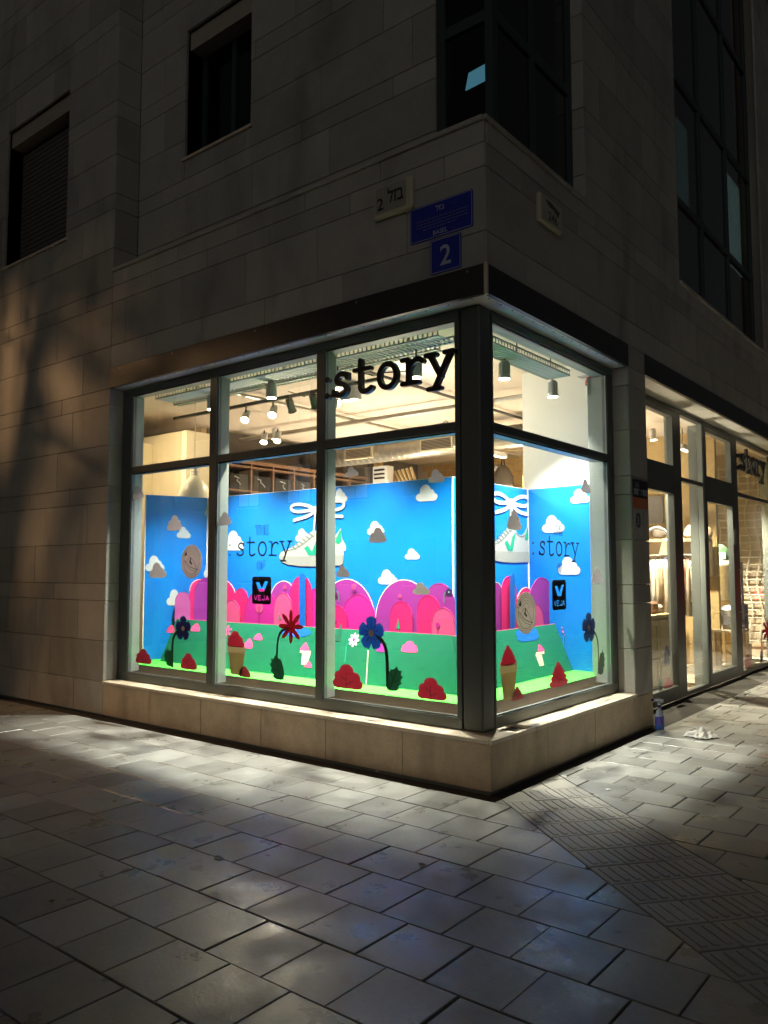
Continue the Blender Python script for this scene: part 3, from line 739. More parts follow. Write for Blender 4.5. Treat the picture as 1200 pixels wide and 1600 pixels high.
def shoe(pl, bb, par):
    x0, y0, x1, y1 = bb
    body = [[(.0, .30), (.03, .40), (.12, .47), (.24, .55), (.40, .78), (.52, .95), (.60, .98), (.70, .74), (.80, .70), (.88, .82), (.955, 1.0), (.965, .80), (.99, .60), (1.0, .28), (0, .27)]]
    sole = [[(0, .30), (.0, .24), (.05, .12), (.15, .05), (.35, .01), (.6, .0), (.95, .02), (.985, .06), (1.0, .29), (.5, .27), (.2, .28)]]
    f = lambda p: fit(p, x0, y0, x1, y1)
    s_ = flat('shoe', f(body), pl, SHOEW, .0045, .0015, par); s_['label'] = 'white low shoe printed on the blue board'
    flat('sole', f(sole), pl, SOLE, .0065, .0012, s_)
    flat('side_mark', f([[(.40, .50), (.46, .56), (.56, .30), (.47, .30)], [(.50, .30), (.58, .30), (.66, .78), (.58, .66)]]), pl, SHOEG, .0065, .0012, s_)
    flat('heel_tab', f([[(.87, .62), (.93, .90), (.955, .96), (.965, .66), (.93, .58)]]), pl, SHOEG, .0065, .0012, s_)
    wv = .012 * (x1 - x0)
    lines = stroke([(x0 + a * (x1 - x0), y0 + b * (y1 - y0)) for a, b in bez((.10, .46), (.2, .40), (.38, .56), (.52, .80))], wv)
    for k in range(6):
        a = .22 + k * .055; b = .50 + k * .065
        lines += stroke([(x0 + (a - .02) * (x1 - x0), y0 + (b + .07) * (y1 - y0)), (x0 + (a + .05) * (x1 - x0), y0 + (b - .03) * (y1 - y0))], wv * 1.3)
    lines += stroke([(x0 + a * (x1 - x0), y0 + b * (y1 - y0)) for a, b in bez((.66, .76), (.78, .62), (.88, .66), (.93, .84))], wv)
    flat('stitching', lines, pl, LINE, .0065, .001, s_)
def bow(pl, bb, par):
    x0, y0, x1, y1 = bb; W_, H_ = x1 - x0, y1 - y0
    def st(p, wd): return stroke([(x0 + a * W_, y0 + b * H_) for a, b in p], wd * H_)
    P = st(bez((.47, .58), (.25, .98), (.0, .95), (.02, .70), n=14) + bez((.02, .70), (.05, .45), (.28, .50), (.48, .62), n=12), .15)
    P += st(bez((.50, .60), (.72, 1.0), (1.0, 1.0), (.97, .72), n=14) + bez((.97, .72), (.95, .42), (.72, .50), (.50, .58), n=12), .15)
    P += st(bez((.48, .55), (.35, .20), (.2, .22), (.08, .12)), .15) + st(bez((.50, .55), (.66, .16), (.8, .22), (.94, .18)), .15)
    P += st([(.485, .66), (.485, .50)], .22) + st([(.47, .5), (.44, -.5)], .10) + st([(.51, .5), (.5, -.5)], .10)
    o = flat('lace_bow', P, pl, WHITE, .0085, .0012, par); o['label'] = 'white lace tied in a bow above the printed shoe'
shoe(PB, PB.bb(437, 827, 538, 885), bB); bow(PB, PB.bb(454, 782, 541, 815), bB)
sb = PB.bb(437, 827, 538, 885)
wS = sb[2] - sb[0]
e0 = PDD.at(828, 850)[0]; v0_ = PDD.at(800, 879)[1]; v1_ = PDD.at(800, 818)[1]
shoe(PDD, (e0 - wS, v0_, e0 - .01, v1_), bD)
v0_ = PDD.at(800, 808)[1]; v1_ = PDD.at(800, 770)[1]; bw_ = PB.bb(454, 782, 541, 815)
bow(PDD, (e0 - .01 - (bw_[2] - bw_[0]), v0_, e0 - .01, v1_), bD)

# pink hills: cut boards standing in front of the backdrop
PH = Pl((-4.6, 1.10), (-.97, 1.12)); PHR = Pl((-.97, 1.12), (-.985, 2.7))
PHA = Pl((-4.76, .80), (-4.61, 1.18))
def hill(pl, bb, mat, lay, label, zb=ZD + .004, seam=True):
    x0, x1, top = bb; u0, u1 = pl.at(x0, 940)[0], pl.at(x1, 940)[0]; zt = pl.at((x0 + x1) / 2, top)[1]; hw = (u1 - u0) / 2
    ry = min(hw * 1.15, (zt - zb) * .8)
    p = [(u0, zb), (u1, zb)] + circ((u0 + u1) / 2, zt - ry, hw, 26, ry, 0, math.pi)
    o = flat('hill_cutout', [p], pl, mat, lay * .0045, .0045); tag(o, label, 'cutout hill', 'pink hill cutouts')
    flat('white_rim', [circ((u0 + u1) / 2 + .006, zt - ry + .004, hw, 26, ry, 0, math.pi) + [(u0 + .02, zt - ry)]], pl, WHITE, lay * .0045 - .0021, .002, o) if False else None
    ln = stroke(circ((u0 + u1) / 2, zt - ry, hw - .006, 26, ry - .006, 0, math.pi), .006)
    flat('rim_line', ln, pl, FOAM if lay <= 1 else PKd, lay * .0045 + .0047, .0008, o)
    return o
HL = [((273, 297, 925), 4, 2, PHA, 'small orchid pink hill next to the white cloud'), ((295, 325, 905), 0, 1, PHA, 'slim hot pink hill behind the navy flower sticker'), ((303, 345, 902), 2, 2, PHA, 'purple hill half hidden by the first mullion'),
      ((330, 371, 906), 0, 1, PH, 'tall hot pink hill below the colon of the lettering'), ((352, 378, 937), 3, 5, PH, 'low light pink hill above the pot sticker'), ((366, 389, 919), 0, 2, PH, 'narrow hot pink hill left of the logo plaque'),
      ((384, 438, 920), 1, 3, PH, 'magenta hill behind the black logo plaque'), ((422, 466, 907), 2, 1, PH, 'purple hill right of the logo plaque'), ((431, 459, 926), 3, 5, PH, 'light pink hill above the maroon daisy'),
      ((456, 490, 900), 0, 4, PH, 'hot pink hill split by a blue waterfall'), ((480, 512, 919), 1, 3, PH, 'magenta hill behind the second mullion'), ((500, 588, 904), 2, 1, PH, 'broad purple hill below the shoe heel'),
      ((536, 588, 928), 1, 3, PH, 'round magenta hill left of the gap in the hills'), ((516, 545, 946), 0, 5, PH, 'small hot pink hill beside the second mullion'), ((587, 680, 905), 2, 1, PH, 'largest purple hill under the little cloud'),
      ((611, 646, 939), 0, 3, PH, 'hot pink hill with a grey green fir on it'), ((653, 690, 930), 0, 3, PH, 'tall hot pink hill under a grey cloud sticker'), ((664, 712, 911), 2, 2, PH, 'purple hill at the outer corner of the display'), ((677, 713, 949), 3, 5, PH, 'pale pink hill at the corner with a round tree'),
      ((762, 786, 909), 2, 1, PHR, 'purple hill beside the corner post in the side window'), ((781, 805, 900), 0, 3, PHR, 'pink hill with waterfall in the side window'), ((802, 839, 917), 0, 1, PHR, 'pink hill behind the round badge in the side window'), ((821, 868, 902), 2, 2, PHR, 'big violet hill beside the logo plaque in the side window'), ((824, 846, 944), 3, 4, PHR, 'small pink hill right of the round badge')]
hills = [hill(pl, bb, PK[m_], lay, lb) for bb, m_, lay, pl, lb in HL]
def onhill(i, name, polys, pl, mat, lay): return flat(name, polys, pl, mat, .0045 * lay + .0062, .001, hills[i])
def strip(pl, pts, wpx):
    q = [pl.at(*p) for p in pts]; a = pl.at(pts[0][0] + wpx, pts[0][1])[0] - q[0][0]; return stroke(q, a)
flat('waterfall', strip(PH, [(476, 902), (476, 990)], 10), PH, RIVER, .033, .003, hills[9])
flat('waterfall', strip(PHR, [(796, 904), (796, 985)], 7.5), PHR, RIVER, .033, .003, hills[20])
def fir(i, pl, px, py, h, lay):
    u_, v_ = pl.at(px, py); k = h * (pl.at(px, py - 10)[1] - v_) / 10
    onhill(i, 'fir_print', [[(u_ - k * .18, v_ + k * .2), (u_ + k * .18, v_ + k * .2), (u_, v_ + k)], rect(u_ - k * .03, v_, u_ + k * .03, v_ + k * .22)], pl, SHOEG, lay)
def rtree(i, pl, px, py, h, lay, mt):
    u_, v_ = pl.at(px, py); k = h * (pl.at(px, py - 10)[1] - v_) / 10
    onhill(i, 'tree_print', [circ(u_, v_ + k * .75, k * .24, 14)] , pl, mt, lay); onhill(i, 'trunk_print', stroke([(u_, v_), (u_, v_ + k * .8)], k * .06), pl, PKd, lay + .3)
fir(15, PH, 624, 986, 20, 3); rtree(18, PH, 687, 990, 18, 5, PK[1]); rtree(13, PH, 526, 982, 18, 5, PK[1]); fir(4, PH, 354, 967, 12, 5); fir(8, PH, 440, 970, 14, 5); rtree(6, PH, 407, 976, 36, 3, PK[3])
rtree(11, PH, 555, 930, 18, 3.5, PK[3]); rtree(14, PH, 626, 942, 14, 1, PK[3]); rtree(7, PH, 446, 928, 14, 1, PK[3])
for i, pl, px, py, lay in ((17, PH, 703, 925, 2), (11, PH, 524, 922, 3.6)):
    u_, v_ = pl.at(px, py); k = (pl.at(px, py - 10)[1] - v_)
    onhill(i, 'flower_print', petals5(u_, v_, k * .65, k * .65), pl, S_NAVY, lay); onhill(i, 'flower_eye', [circ(u_, v_, k * .12, 10)], pl, WHITE, lay + .4)
    onhill(i, 'flower_stem', stroke([(u_ - (k * .6 if i == 17 else -k * .6), v_), (u_ - (k * .95 if i == 17 else -k * 1.0), v_ - k * .5), (u_ - (k * .95 if i == 17 else -k * 1.0), v_ - k * 1.7)], k * .12), pl, SHOEG, lay + .2)

# green meadow boards, leaning back
GT = Vector((0, .15, .46)); GTr = Vector((-.15, 0, .46))
PG_ = Pl((-4.63, .66, ZD + .003), (-.70, .69), GT)
PGr = Pl((-.66, .675, ZD + .003), (-.69, 2.75), GTr)
gL = 3.92; gH = PG_.at(620, 989)[1]
g1 = flat('meadow_board', [[(0, 0), (gL, 0), (gL - .10, gH), (.08, gH)]], PG_, GREEN, -.006, .006); tag(g1, 'long green meadow board leaning in front of the pink hills', 'meadow board', 'green meadow boards')
g2 = flat('meadow_board', [[(0, 0), (2.06, 0), (1.98, gH), (.08, gH)]], PGr, GREEN, -.006, .006); tag(g2, 'short green meadow board facing the side window', 'meadow board', 'green meadow boards')
for g, pl, L_ in ((g1, PG_, gL - .1), (g2, PGr, 1.98)): flat('board_edge', [rect(.08, gH + .0005, L_, gH + .004)], pl, PK[3], -.006, .0055, g)
def on(pl, par, bb, polys, mat, nm, lay=1): return flat(nm, fit(polys, *pl.bb(*bb)), pl, mat, lay * .0012, .001, par)
for bb in ((261, 976, 274, 989), (299, 974, 314, 987), (397, 990, 411, 1001), (382, 998, 396, 1014), (627, 1003, 654, 1021), (476, 1034, 488, 1044)): on(PG_, g1, bb, BUSH, PK[3] if bb[0] != 588 else PK[2], 'bush_print')
on(PG_, g1, (588, 1006, 603, 1020), BUSH, PK[2], 'bush_print'); on(PG_, g1, (439, 980, 486, 996), [circ(.5, .5, .5, 24)], RIVER, 'pond_print')
on(PGr, g2, (807, 983, 841, 1003), [rrect(0, 0, 1, 1, .3)], RIVER, 'pond_print')
def ppot(pl, par, bb):
    x0, y0, x1, y1 = bb; ym = y0 + (y1 - y0) * .36
    on(pl, par, (x0, ym + (y1 - y0) * .08, x1, y1), [[(.22, 0), (.80, 0), (.92, 1), (.08, 1)]], CREAMPOT, 'pot_print'); on(pl, par, (x0 - .5, ym - .3, x1 + .5, ym + (y1 - y0) * .12), [rect(0, 0, 1, 1)], CREAMPOT, 'pot_rim_print', 2)
    on(pl, par, (x0 + .5, y0, x1 - .5, ym), SWIRL, PK[3], 'swirl_print', 3)
ppot(PG_, g1, (469, 1005, 485, 1040)); ppot(PGr, g2, (838, 1007, 850, 1042))
def pflower(pl, par, cx_, cy_, rx, ry, n, mt, stem=None):
    u_, v_ = pl.at(cx_, cy_); a = pl.at(cx_ + rx, cy_)[0] - u_; b = pl.at(cx_, cy_ - ry)[1] - v_
    flat('flower_print', daisy(u_, v_, a, b, n, .2), pl, mt, .0036, .001, par); flat('flower_eye', [circ(u_, v_, a * .25, 12, b * .25)], pl, PK[1], .005, .001, par)
    if stem: flat('flower_stem', stroke([pl.at(*p) for p in stem], .012), pl, SHOEG, .0012, .001, par)
pflower(PG_, g1, 553, 1001, 8.5, 11.5, 8, WHITE, [(547, 1002), (541, 1010), (539, 1034)]); pflower(PG_, g1, 355, 987, 7.5, 10, 6, PK[3]); pflower(PGr, g2, 883, 988, 5, 10.5, 8, PK[3], [(881, 996), (880, 1012)])
fir_u = PG_.at(527, 1003); flat('fir_print', [[(fir_u[0] - .045, fir_u[1]), (fir_u[0] + .045, fir_u[1]), (fir_u[0], fir_u[1] + .17)]], PG_, S_LEAF, .0012, .001, g1)
flat('grass_line', strip(PG_, [(575, 1018), (572, 1070)], 1.5), PG_, CREAMPOT, .0012, .001, g1)

# ------------------------------------------------------------ vinyl stickers on the glass
GLs = Pl((0, FR + .0345), (1, FR + .0345)); GRs = Pl((-FR - .0345, 0), (-FR - .0345, 1))
def stick(nm, pl, bb, polys, mat, label, cat, group=None, flip=False):
    o = flat(nm, fit(polys, *pl.bb(*bb), flip=flip), pl, mat, -.0012, .0008); return tag(o, label, cat, group)
BK = -.0002
for bb, pl, lb in (((261, 805, 284, 829), GLs, 'pinkish cloud sticker high on the blue beside the round badge'), ((233, 879, 260, 903), GLs, 'brown grey cloud sticker overlapping a white printed cloud'), ((206, 760, 225, 780), GLs, 'pale cloud sticker at the end jamb level with the board top'),
                   ((341, 800, 361, 821), GLs, 'pinkish cloud sticker beside the first mullion'), ((525, 883, 546, 902), GLs, 'grey cloud sticker just under the printed shoe heel'), ((576, 824, 604, 848), GLs, 'grey cloud sticker covering a white printed cloud in the third bay'),
                   ((645, 910, 672, 929), GLs, 'grey cloud sticker over the purple hills'), ((669, 733, 695, 754), GLs, 'grey cloud sticker across the top edge of the blue board'), ((539, 729, 560, 745), GLs, 'light grey cloud sticker against the dark shop interior'),
                   ((908, 749, 923, 770), GRs, 'grey cloud sticker at the board top in the side window'), ((792, 797, 815, 828), GRs, 'dark grey cloud sticker over the shoe laces in the side window'), ((925, 887, 942, 912), GRs, 'grey cloud sticker by the side window jamb')):
    stick('cloud_sticker', pl, bb, CLOUDS3 if bb[0] in (261, 341, 576, 792) else CLOUD, S_CLOUD, lb, 'cloud sticker', 'grey cloud stickers')
def bushst(pl, bb, lb, shape=BUSH, mat=S_RED):
    o = stick('bush_sticker', pl, bb, shape, mat, lb, 'bush sticker', 'red bush stickers')
    x0, y0, x1, y1 = pl.bb(*bb); W_, H_ = x1 - x0, y1 - y0; wd = .012
    P = stroke([(x0 + .45 * W_, y0 + .0 * H_), (x0 + .45 * W_, y0 + .62 * H_)], wd * .5) + stroke([(x0 + .45 * W_, y0 + .15 * H_), (x0 + .66 * W_, y0 + .3 * H_)], wd * .5) + stroke([(x0 + .45 * W_, y0 + .32 * H_), (x0 + .27 * W_, y0 + .5 * H_)], wd * .5)
    flat('vein', P, pl, S_REDD, BK, .0004, o)
bushst(GLs, (212, 1014, 237, 1037), 'red bush sticker at the foot of the first pane by the jamb'); bushst(GLs, (282, 1021, 308, 1046), 'red bush sticker beside the navy flower'); bushst(GLs, (520, 1038, 567, 1076), 'wide red bush sticker left of the blue flower'); bushst(GLs, (652, 1059, 698, 1093), 'wide red bush sticker next to the corner post'); bushst(GRs, (858, 1034, 888, 1073), 'red swirl bush sticker at the foot of the side window', SWIRL)
bushst(GLs, (373, 1041, 392, 1058), 'small pinkish bush sticker at the foot of the pot', BUSH, M('vinyl_bush_pink', (.50, .09, .12), .45, trans=.45)); bushst(GRs, (799, 1072, 818, 1094), 'small pinkish bush sticker by the pot in the side window', SWIRL, MATS['vinyl_bush_pink'])
def potst(pl, swirl, pot, lb):
    x0, y0, x1, y1 = pot; ym = y0 + (y1 - y0) * .25
    o = stick('pot_sticker', pl, (x0, ym, x1, y1), [[(.20, 0), (.84, 0), (.97, 1), (.05, 1)]], S_POT, lb, 'pot sticker', 'pot stickers')
    for nm, b, sh, mt in (('rim', (x0, y0, x1, ym), [rect(0, .001, 1, 1)], S_POTR), ('swirl', swirl, SWIRL if pl is GRs else BUSH, S_RED)):
        flat(nm, fit(sh, *pl.bb(*b)), pl, mt, -.0012 if nm == 'rim' else -.0003, .0007, o)
potst(GLs, (355, 986, 382, 1011), (355, 1009, 383, 1054), 'tan flower pot sticker with red leafy top in the second pane'); potst(GRs, (781, 1008, 807, 1040), (781.5, 1037, 808, 1094), 'tan pot sticker with red swirl beside the corner post')
def flowst(pl, c, r, kind, mat, stem, leaf, lb, flip=False, lmat=S_LEAF):
    u_, v_ = pl.at(*c); a = pl.at(c[0] + r[0], c[1])[0] - u_; b = pl.at(c[0], c[1] - r[1])[1] - v_
    q = [pl.at(*p) for p in stem]; sw = r[2] * abs(pl.at(stem[-1][0] + 1, stem[-1][1])[0] - q[-1][0])
    o = flat('flower_sticker', stroke(bez(*q, n=16), sw), pl, S_STEM, -.0012, .0008); tag(o, lb, 'flower sticker', 'flower stickers')
    flat('petals', petals5(u_, v_, a, b) if kind == 5 else daisy(u_, v_, a, b, 8, .15), pl, mat, -.0003, .0006, o)
    if kind == 5:
        P = []
        for k in range(10):
            t = R(36 * k + 18); P += stroke([(u_ + a * .2 * math.cos(t), v_ + b * .2 * math.sin(t)), (u_ + a * .55 * math.cos(t), v_ + b * .55 * math.sin(t))], a * .05, False)
        flat('petal_lines', P, pl, S_STEM, .0004, .0004, o); flat('flower_eye', [circ(u_, v_, a * .2, 14, b * .2)], pl, S_TAN, .0009, .0004, o)
    flat('leaf', fit(LEAF, *pl.bb(*leaf), flip=flip), pl, lmat, -.0003, .0006, o)
    x0, y0, x1, y1 = pl.bb(*leaf); X = lambda a: x0 + ((1 - a) if flip else a) * (x1 - x0)
    P = stroke([(X(.25), y0 + .05 * (y1 - y0)), (X(.62), y0 + .8 * (y1 - y0))], sw * .25) + stroke([(X(.38), y0 + .33 * (y1 - y0)), (X(.74), y0 + .44 * (y1 - y0))], sw * .2) + stroke([(X(.46), y0 + .5 * (y1 - y0)), (X(.28), y0 + .68 * (y1 - y0))], sw * .2)
    flat('leaf_vein', P, pl, S_STEM, .0004, .0004, o)
flowst(GLs, (286, 982), (12.5, 20, 3), 5, S_NAVY, [(281, 985), (268, 990), (269, 1005), (269, 1041)], (256, 1012, 272, 1041), 'navy flower sticker with bent stem in the first pane', True)
flowst(GLs, (454.5, 979), (19.5, 27, 3), 8, S_FRED, [(450, 982), (431, 984), (432.5, 1005), (432.5, 1055)], (421, 1023, 446, 1062), 'maroon daisy sticker with bent stem in the second pane', True)
flowst(GLs, (580, 989.5), (21, 27.5, 5), 5, S_BLUE, [(590, 996), (606, 1003), (605, 1025), (605.5, 1072)], (602, 1040, 630, 1080), 'large blue flower sticker with thick bent stem in the third pane')
flowst(GRs, (920, 981), (10.5, 24.5, 1.6), 5, S_GREY, [(926, 985), (936, 992), (935, 1010), (935, 1052)], (934.5, 1014, 945.5, 1054), 'slate blue flower sticker near the side window jamb')
GDs = Pl((XD - .0425, 0), (XD - .0425, 1))
flowst(GDs, (1042, 1025), (6, 17, 1.2), 5, S_NAVY, [(1039, 1029), (1032, 1035), (1033, 1055), (1033, 1078)], (1028, 1058, 1035.5, 1082), 'navy flower sticker low on the entrance door pane', True)
bushst(GDs, (1037, 1058, 1053, 1082), 'red bush sticker low on the entrance door pane'); bushst(GDs, (1164, 1022, 1174, 1044), 'red bush sticker in the window beyond the doors')
flowst(GDs, (1199, 985), (8, 18, 1), 8, S_FRED, [(1193, 985), (1189, 990), (1190, 1005), (1190.5, 1033)], (1187, 1013, 1193, 1034), 'maroon daisy sticker in the window beyond the doors')

# lettering and logo plaque on the glass
def lettering(pl, bb, base_y, the, of, plq, lb, lb2, ws):
    u0, u1 = pl.at(bb[0], 858)[0], pl.at(bb[1], 858)[0]; xm = (bb[0] + bb[1]) / 2; v0 = pl.at(xm, base_y)[1]
    st = (u1 - u0) / (5 * .6 + .44); sy = (pl.at(xm, base_y - 21)[1] - v0) / .43
    root = thing('window_lettering', pl.p3((u0 + u1) / 2, v0, 0), lb, 'lettering', 'window lettering')
    for i, g in enumerate(letters(.062)):
        for gg in ([g] if i else [[g[0]], [g[1]]]): flat('letter' if i else 'colon_dot', xf(gg, u0 - .26 * st + i * .585 * st, v0, st, sy), pl, S_BLACK, -.0012, .0008, root)
    for s, (px, py, h) in (('THE', the), ('OF', of)):
        u_, v_ = pl.at(px, py); hh = pl.at(px, py - h)[1] - v_
        flat('outline_letters', caps(s, u_, v_, hh, 0, .86 * ws, .30), pl, S_OUT, -.0012, .0008, root, holes=caps(s, u_, v_, hh, 0, .86 * ws, .15))
    x0, y0, x1, y1 = pl.bb(*plq); W_, H_ = x1 - x0, y1 - y0
    vee = fit([[(.19, .80), (.37, .80), (.52, .585), (.49, .46), (.37, .46)], [(.44, .46), (.64, .46), (.84, .83), (.67, .83), (.53, .59)]], x0, y0, x1, y1)
    p = flat('logo_plaque', [rrect(x0, y0, x1, y1, .025)], pl, S_BLACK, -.0012, .0016, holes=vee + caps('VEJA', (x0 + x1) / 2, y0 + .15 * H_, .155 * H_, 0, .205 * W_ / (.155 * H_), .20))
    tag(p, lb2, 'logo plaque', 'logo plaques')
lettering(GLs, (358, 461), 868, (409.5, 834.5, 12.5), (408, 889.5, 12), (394, 901, 423.5, 944), 'black typewriter style lettering on the second pane of the front window', 'black logo plaque with cut out letters on the front window', 1.0)
lettering(GRs, (832, 908), 868, (872, 835, 13), (875, 894, 12), (863, 906, 884.5, 953), 'black typewriter style lettering on the side window', 'black logo plaque with cut out letters on the side window', .95)
def badge(pl, bb, lb):
    x0, y0, x1, y1 = pl.bb(*bb); W_, H_ = x1 - x0, y1 - y0; F = lambda P: [[(x0 + a * W_, y0 + b * H_) for a, b in p] for p in P]
    o = flat('round_badge', F([circ(.5, .5, .5, 40)]), pl, S_BADGE, -.0012, .0008); tag(o, lb, 'round badge', 'round badge stickers')
    ring = stroke(circ(.5, .5, .37, 40) + [(.87, .5)], .012); dk = M('badge_line', (.12, .10, .09), .6)
    P = ring + stroke(circ(.5, .5, .475, 40) + [(.975, .5)], .01)
    P += stroke([(.13, .55), (.45, .34), (.80, .25)], .02) + stroke([(.14, .48), (.44, .27), (.74, .20)], .012) + stroke([(.25, .50), (.42, .63), (.52, .60), (.78, .27)], .014) + stroke([(.3, .66), (.42, .7), (.52, .76), (.6, .70), (.64, .6)], .012) + stroke(bez((.24, .70), (.4, .85), (.65, .85), (.76, .62)), .01)
    flat('badge_lines', F(P), pl, dk, BK, .0004, o)
    flat('badge_mark', F([[(.16, .70), (.23, .66), (.28, .70), (.25, .80), (.22, .78)], [(.42, .52), (.46, .62), (.50, .60), (.47, .50), (.55, .44), (.52, .40), (.44, .45), (.38, .49)]]), pl, S_BLACK, .0003, .0004, o)
    ticks = []
    for k in range(26):
        a = R(20 + k * (140 / 17) if k < 18 else 225 + (k - 18) * 11); r0, r1 = .405, .445
        ticks += stroke([(.5 + r0 * math.cos(a), .5 + r0 * math.sin(a)), (.5 + r1 * math.cos(a), .5 + r1 * math.sin(a))], .022, False)
    flat('badge_ring_marks', F(ticks), pl, dk, BK + .0008, .0004, o)
badge(GLs, (283, 851, 315.5, 904), 'round taupe badge sticker with line drawing in the first pane'); badge(GRs, (805.5, 925, 838, 991), 'round grey badge sticker with line drawing on the side window')

# ------------------------------------------------------------ signs on the building
letm = M('sign_letter_black', (.010, .010, .011), .30, coat=.2)
def bigsign(pl, x0, x1, base, xh, lb, colon, th=.04, wd=.098):
    u0, u1 = pl.at(x0[0], x0[1])[0], pl.at(x1[0], x1[1])[0]; st = (u1 - u0) / 2.91
    v0 = pl.at(*base)[1]; sy = (pl.at(*xh)[1] - v0) / .45
    root = thing('shop_sign', pl.p3((u0 + u1) / 2, v0), lb, 'sign')
    for i, g in enumerate(letters(wd)):
        for gg in ([g] if i else [[g[0]], [g[1]]]): flat('letter' if i else 'colon_dot', xf(gg, (u0 - .075 * st + (i - 1) * .585 * st) if i else pl.at(*colon)[0] - .3 * st, v0 + .03 * st, st, sy), pl, letm, -th, th, root)
PS = Pl((0, FR - .045), (1, FR - .045))
bigsign(PS, (518, 600), (711, 590), (606, 607), (606, 569), 'large black raised typewriter letters across the top of the third front pane', (511, 612))
PS2 = Pl((XD + .05, 0), (XD + .05, 1))
bigsign(PS2, (1159, 740), (1197, 740), (1176, 741), (1176, 717), 'small looking black raised letters over the window beyond the doors', (1156, 725), .04)
sblue = M('enamel_sign_blue', (.012, .022, .30), .35, var=.1, vscale=20); swhite = M('enamel_sign_white', (.42, .45, .55), .5)
swhd = M('enamel_sign_faint_white', (.12, .14, .30), .5)
PW = Pl((0, 0), (1, 0))
def plate(nm, pl, x0, z0, x1, z1, mat, lb, cat, t=.008, r=.015, border=None):
    o = flat(nm, [rrect(x0, z0, x1, z1, r)], pl, mat, .001, t); tag(o, lb, cat)
    if border: flat('border', stroke(rrect(x0 + .008, z0 + .008, x1 - .008, z1 - .008, r * .7) + [(x1 - .008 - r * .7, z0 + .008)], .004), pl, border, .0012 + t, .0005, o)
    return o
s1 = plate('street_name_sign', PW, -.662, 3.968, -.100, 4.244, sblue, 'wide blue enamel street name sign on the corner with white lettering', 'street sign', border=swhite)
text('lettering', 'לזב', PW, -.385, 4.170, .042, swhite, s1, .0095, .0006, bold=.012); text('lettering', "'חר", PW, -.265, 4.176, .022, swhd, s1, .0095, .0006)
text('lettering', 'BASEL', PW, -.385, 3.990, .036, swhite, s1, .0095, .0006, bold=.008); text('lettering', 'ST', PW, -.265, 3.990, .018, swhd, s1, .0095, .0006)
for r_ in range(4):
    P = []; x = -.60 + (.06 if r_ == 3 else 0); e = -.14 - (.10 if r_ == 3 else 0)
    while x < e:
        w_ = rnd.uniform(.012, .04); P.append(rect(x, 4.120 - r_ * .024, min(x + w_, e), 4.128 - r_ * .024)); x += w_ + .007
    flat('small_print', P, PW, swhd, .0095, .0005, s1)
s2 = plate('house_number_sign', PW, -.474, 3.690, -.203, 3.952, sblue, 'square blue enamel house number sign below the street name', 'number sign', border=swhite)
text('numeral', '2', PW, -.338, 3.745, .155, swhite, s2, .0095, .0006, bold=.012)
ivory = M('ivory_plastic', (.50, .46, .33), .45, var=.1); ivd = M('ivory_face', (.30, .29, .24), .5, var=.1)
s3 = MB().box(-.985, -.055, 4.245, -.612, -.002, 4.495, .012).build('lightbox_sign', ivory); tag(s3, 'old ivory box sign with black handwritten style street name, unlit', 'sign')
PW2 = Pl((0, -.055), (1, -.055)); flat('face', [rrect(-.965, 4.275, -.665, 4.482, .02)], PW2, ivd, .0, .002, s3)
text('lettering', 'לזב', PW2, -.765, 4.335, .11, S_BLACK, s3, .003, .0008, bold=.016, wscale=.75); text('lettering', '2', PW2, -.915, 4.30, .10, S_BLACK, s3, .003, .0008, bold=.01)
s4 = MB().box(.002, .755, 4.245, .045, 1.14, 4.478, .010).build('lightbox_sign', ivory); tag(s4, 'small rust stained ivory number box on the side wall', 'sign')
PX2 = Pl((.045, 0), (.045, 1)); flat('face', [rrect(.775, 4.265, 1.12, 4.462, .02)], PX2, M('ivory_face_bright', (.42, .40, .32), .5, var=.15), .0, .002, s4)
text('numeral', '246', PX2, .965, 4.285, .08, S_BLACK, s4, .003, .0008, bold=.01); flat('smudge', [[(.83, 4.44), (.9, 4.40), (.98, 4.395), (1.06, 4.36), (1.09, 4.41), (1.0, 4.43), (.92, 4.445)]], PX2, M('rust_smudge', (.10, .08, .06), .8), .003, .0006, s4)
flat('rust_streak', [[(.84, 4.24), (1.02, 4.24), (1.0, 3.95), (.93, 3.78), (.88, 3.95)]], PX, M('rust_streak', (.20, .125, .06), .85, var=.3, vscale=14), .0016, .0004, wr) if False else None
p1 = plate('address_plate', PX, 2.64, 2.20, 3.03, 2.372, S_BLACK, 'black plate with white figures on the pillar beside the entrance', 'plate', .006, .004)
text('lettering', '246', PX, 2.735, 2.295, .055, swhite, p1, .0075, .0006); 
for k, (a, b) in enumerate(((2.66, 2.80), (2.835, 2.86), (2.885, 3.01))): flat('lettering', [rect(a + j * .024, 2.225, a + j * .024 + .014, 2.225 + .055) for j in range(max(1, int((b - a) / .024)))] + [rect(a, 2.272, b, 2.282)], PX, swhite, .0075, .0006, p1)
p2 = plate('notice_plate', PX, 2.64, 2.095, 3.03, 2.197, M('orange_brown_plate', (.48, .13, .05), .5, var=.15), 'rusty orange plate under the black plate on the pillar', 'plate', .006, .004)
flat('lettering', [rect(2.73 + j * .03, 2.125, 2.745 + j * .03, 2.165) for j in range(7)], PX, M('plate_faded_letter', (.40, .16, .09), .5), .0075, .0006, p2)
p3_ = plate('bell_plate', PX, 2.65, 1.86, 2.86, 2.085, M('grey_plate', (.36, .36, .37), .45), 'grey plate with a white figure three on black, on the pillar', 'plate', .006, .01)
flat('black_oval', [rrect(2.70, 1.905, 2.81, 2.05, .05)], PX, S_BLACK, .0072, .0008, p3_); text('numeral', '3', PX, 2.745, 1.935, .085, swhite, p3_, .0085, .0006, bold=.02)
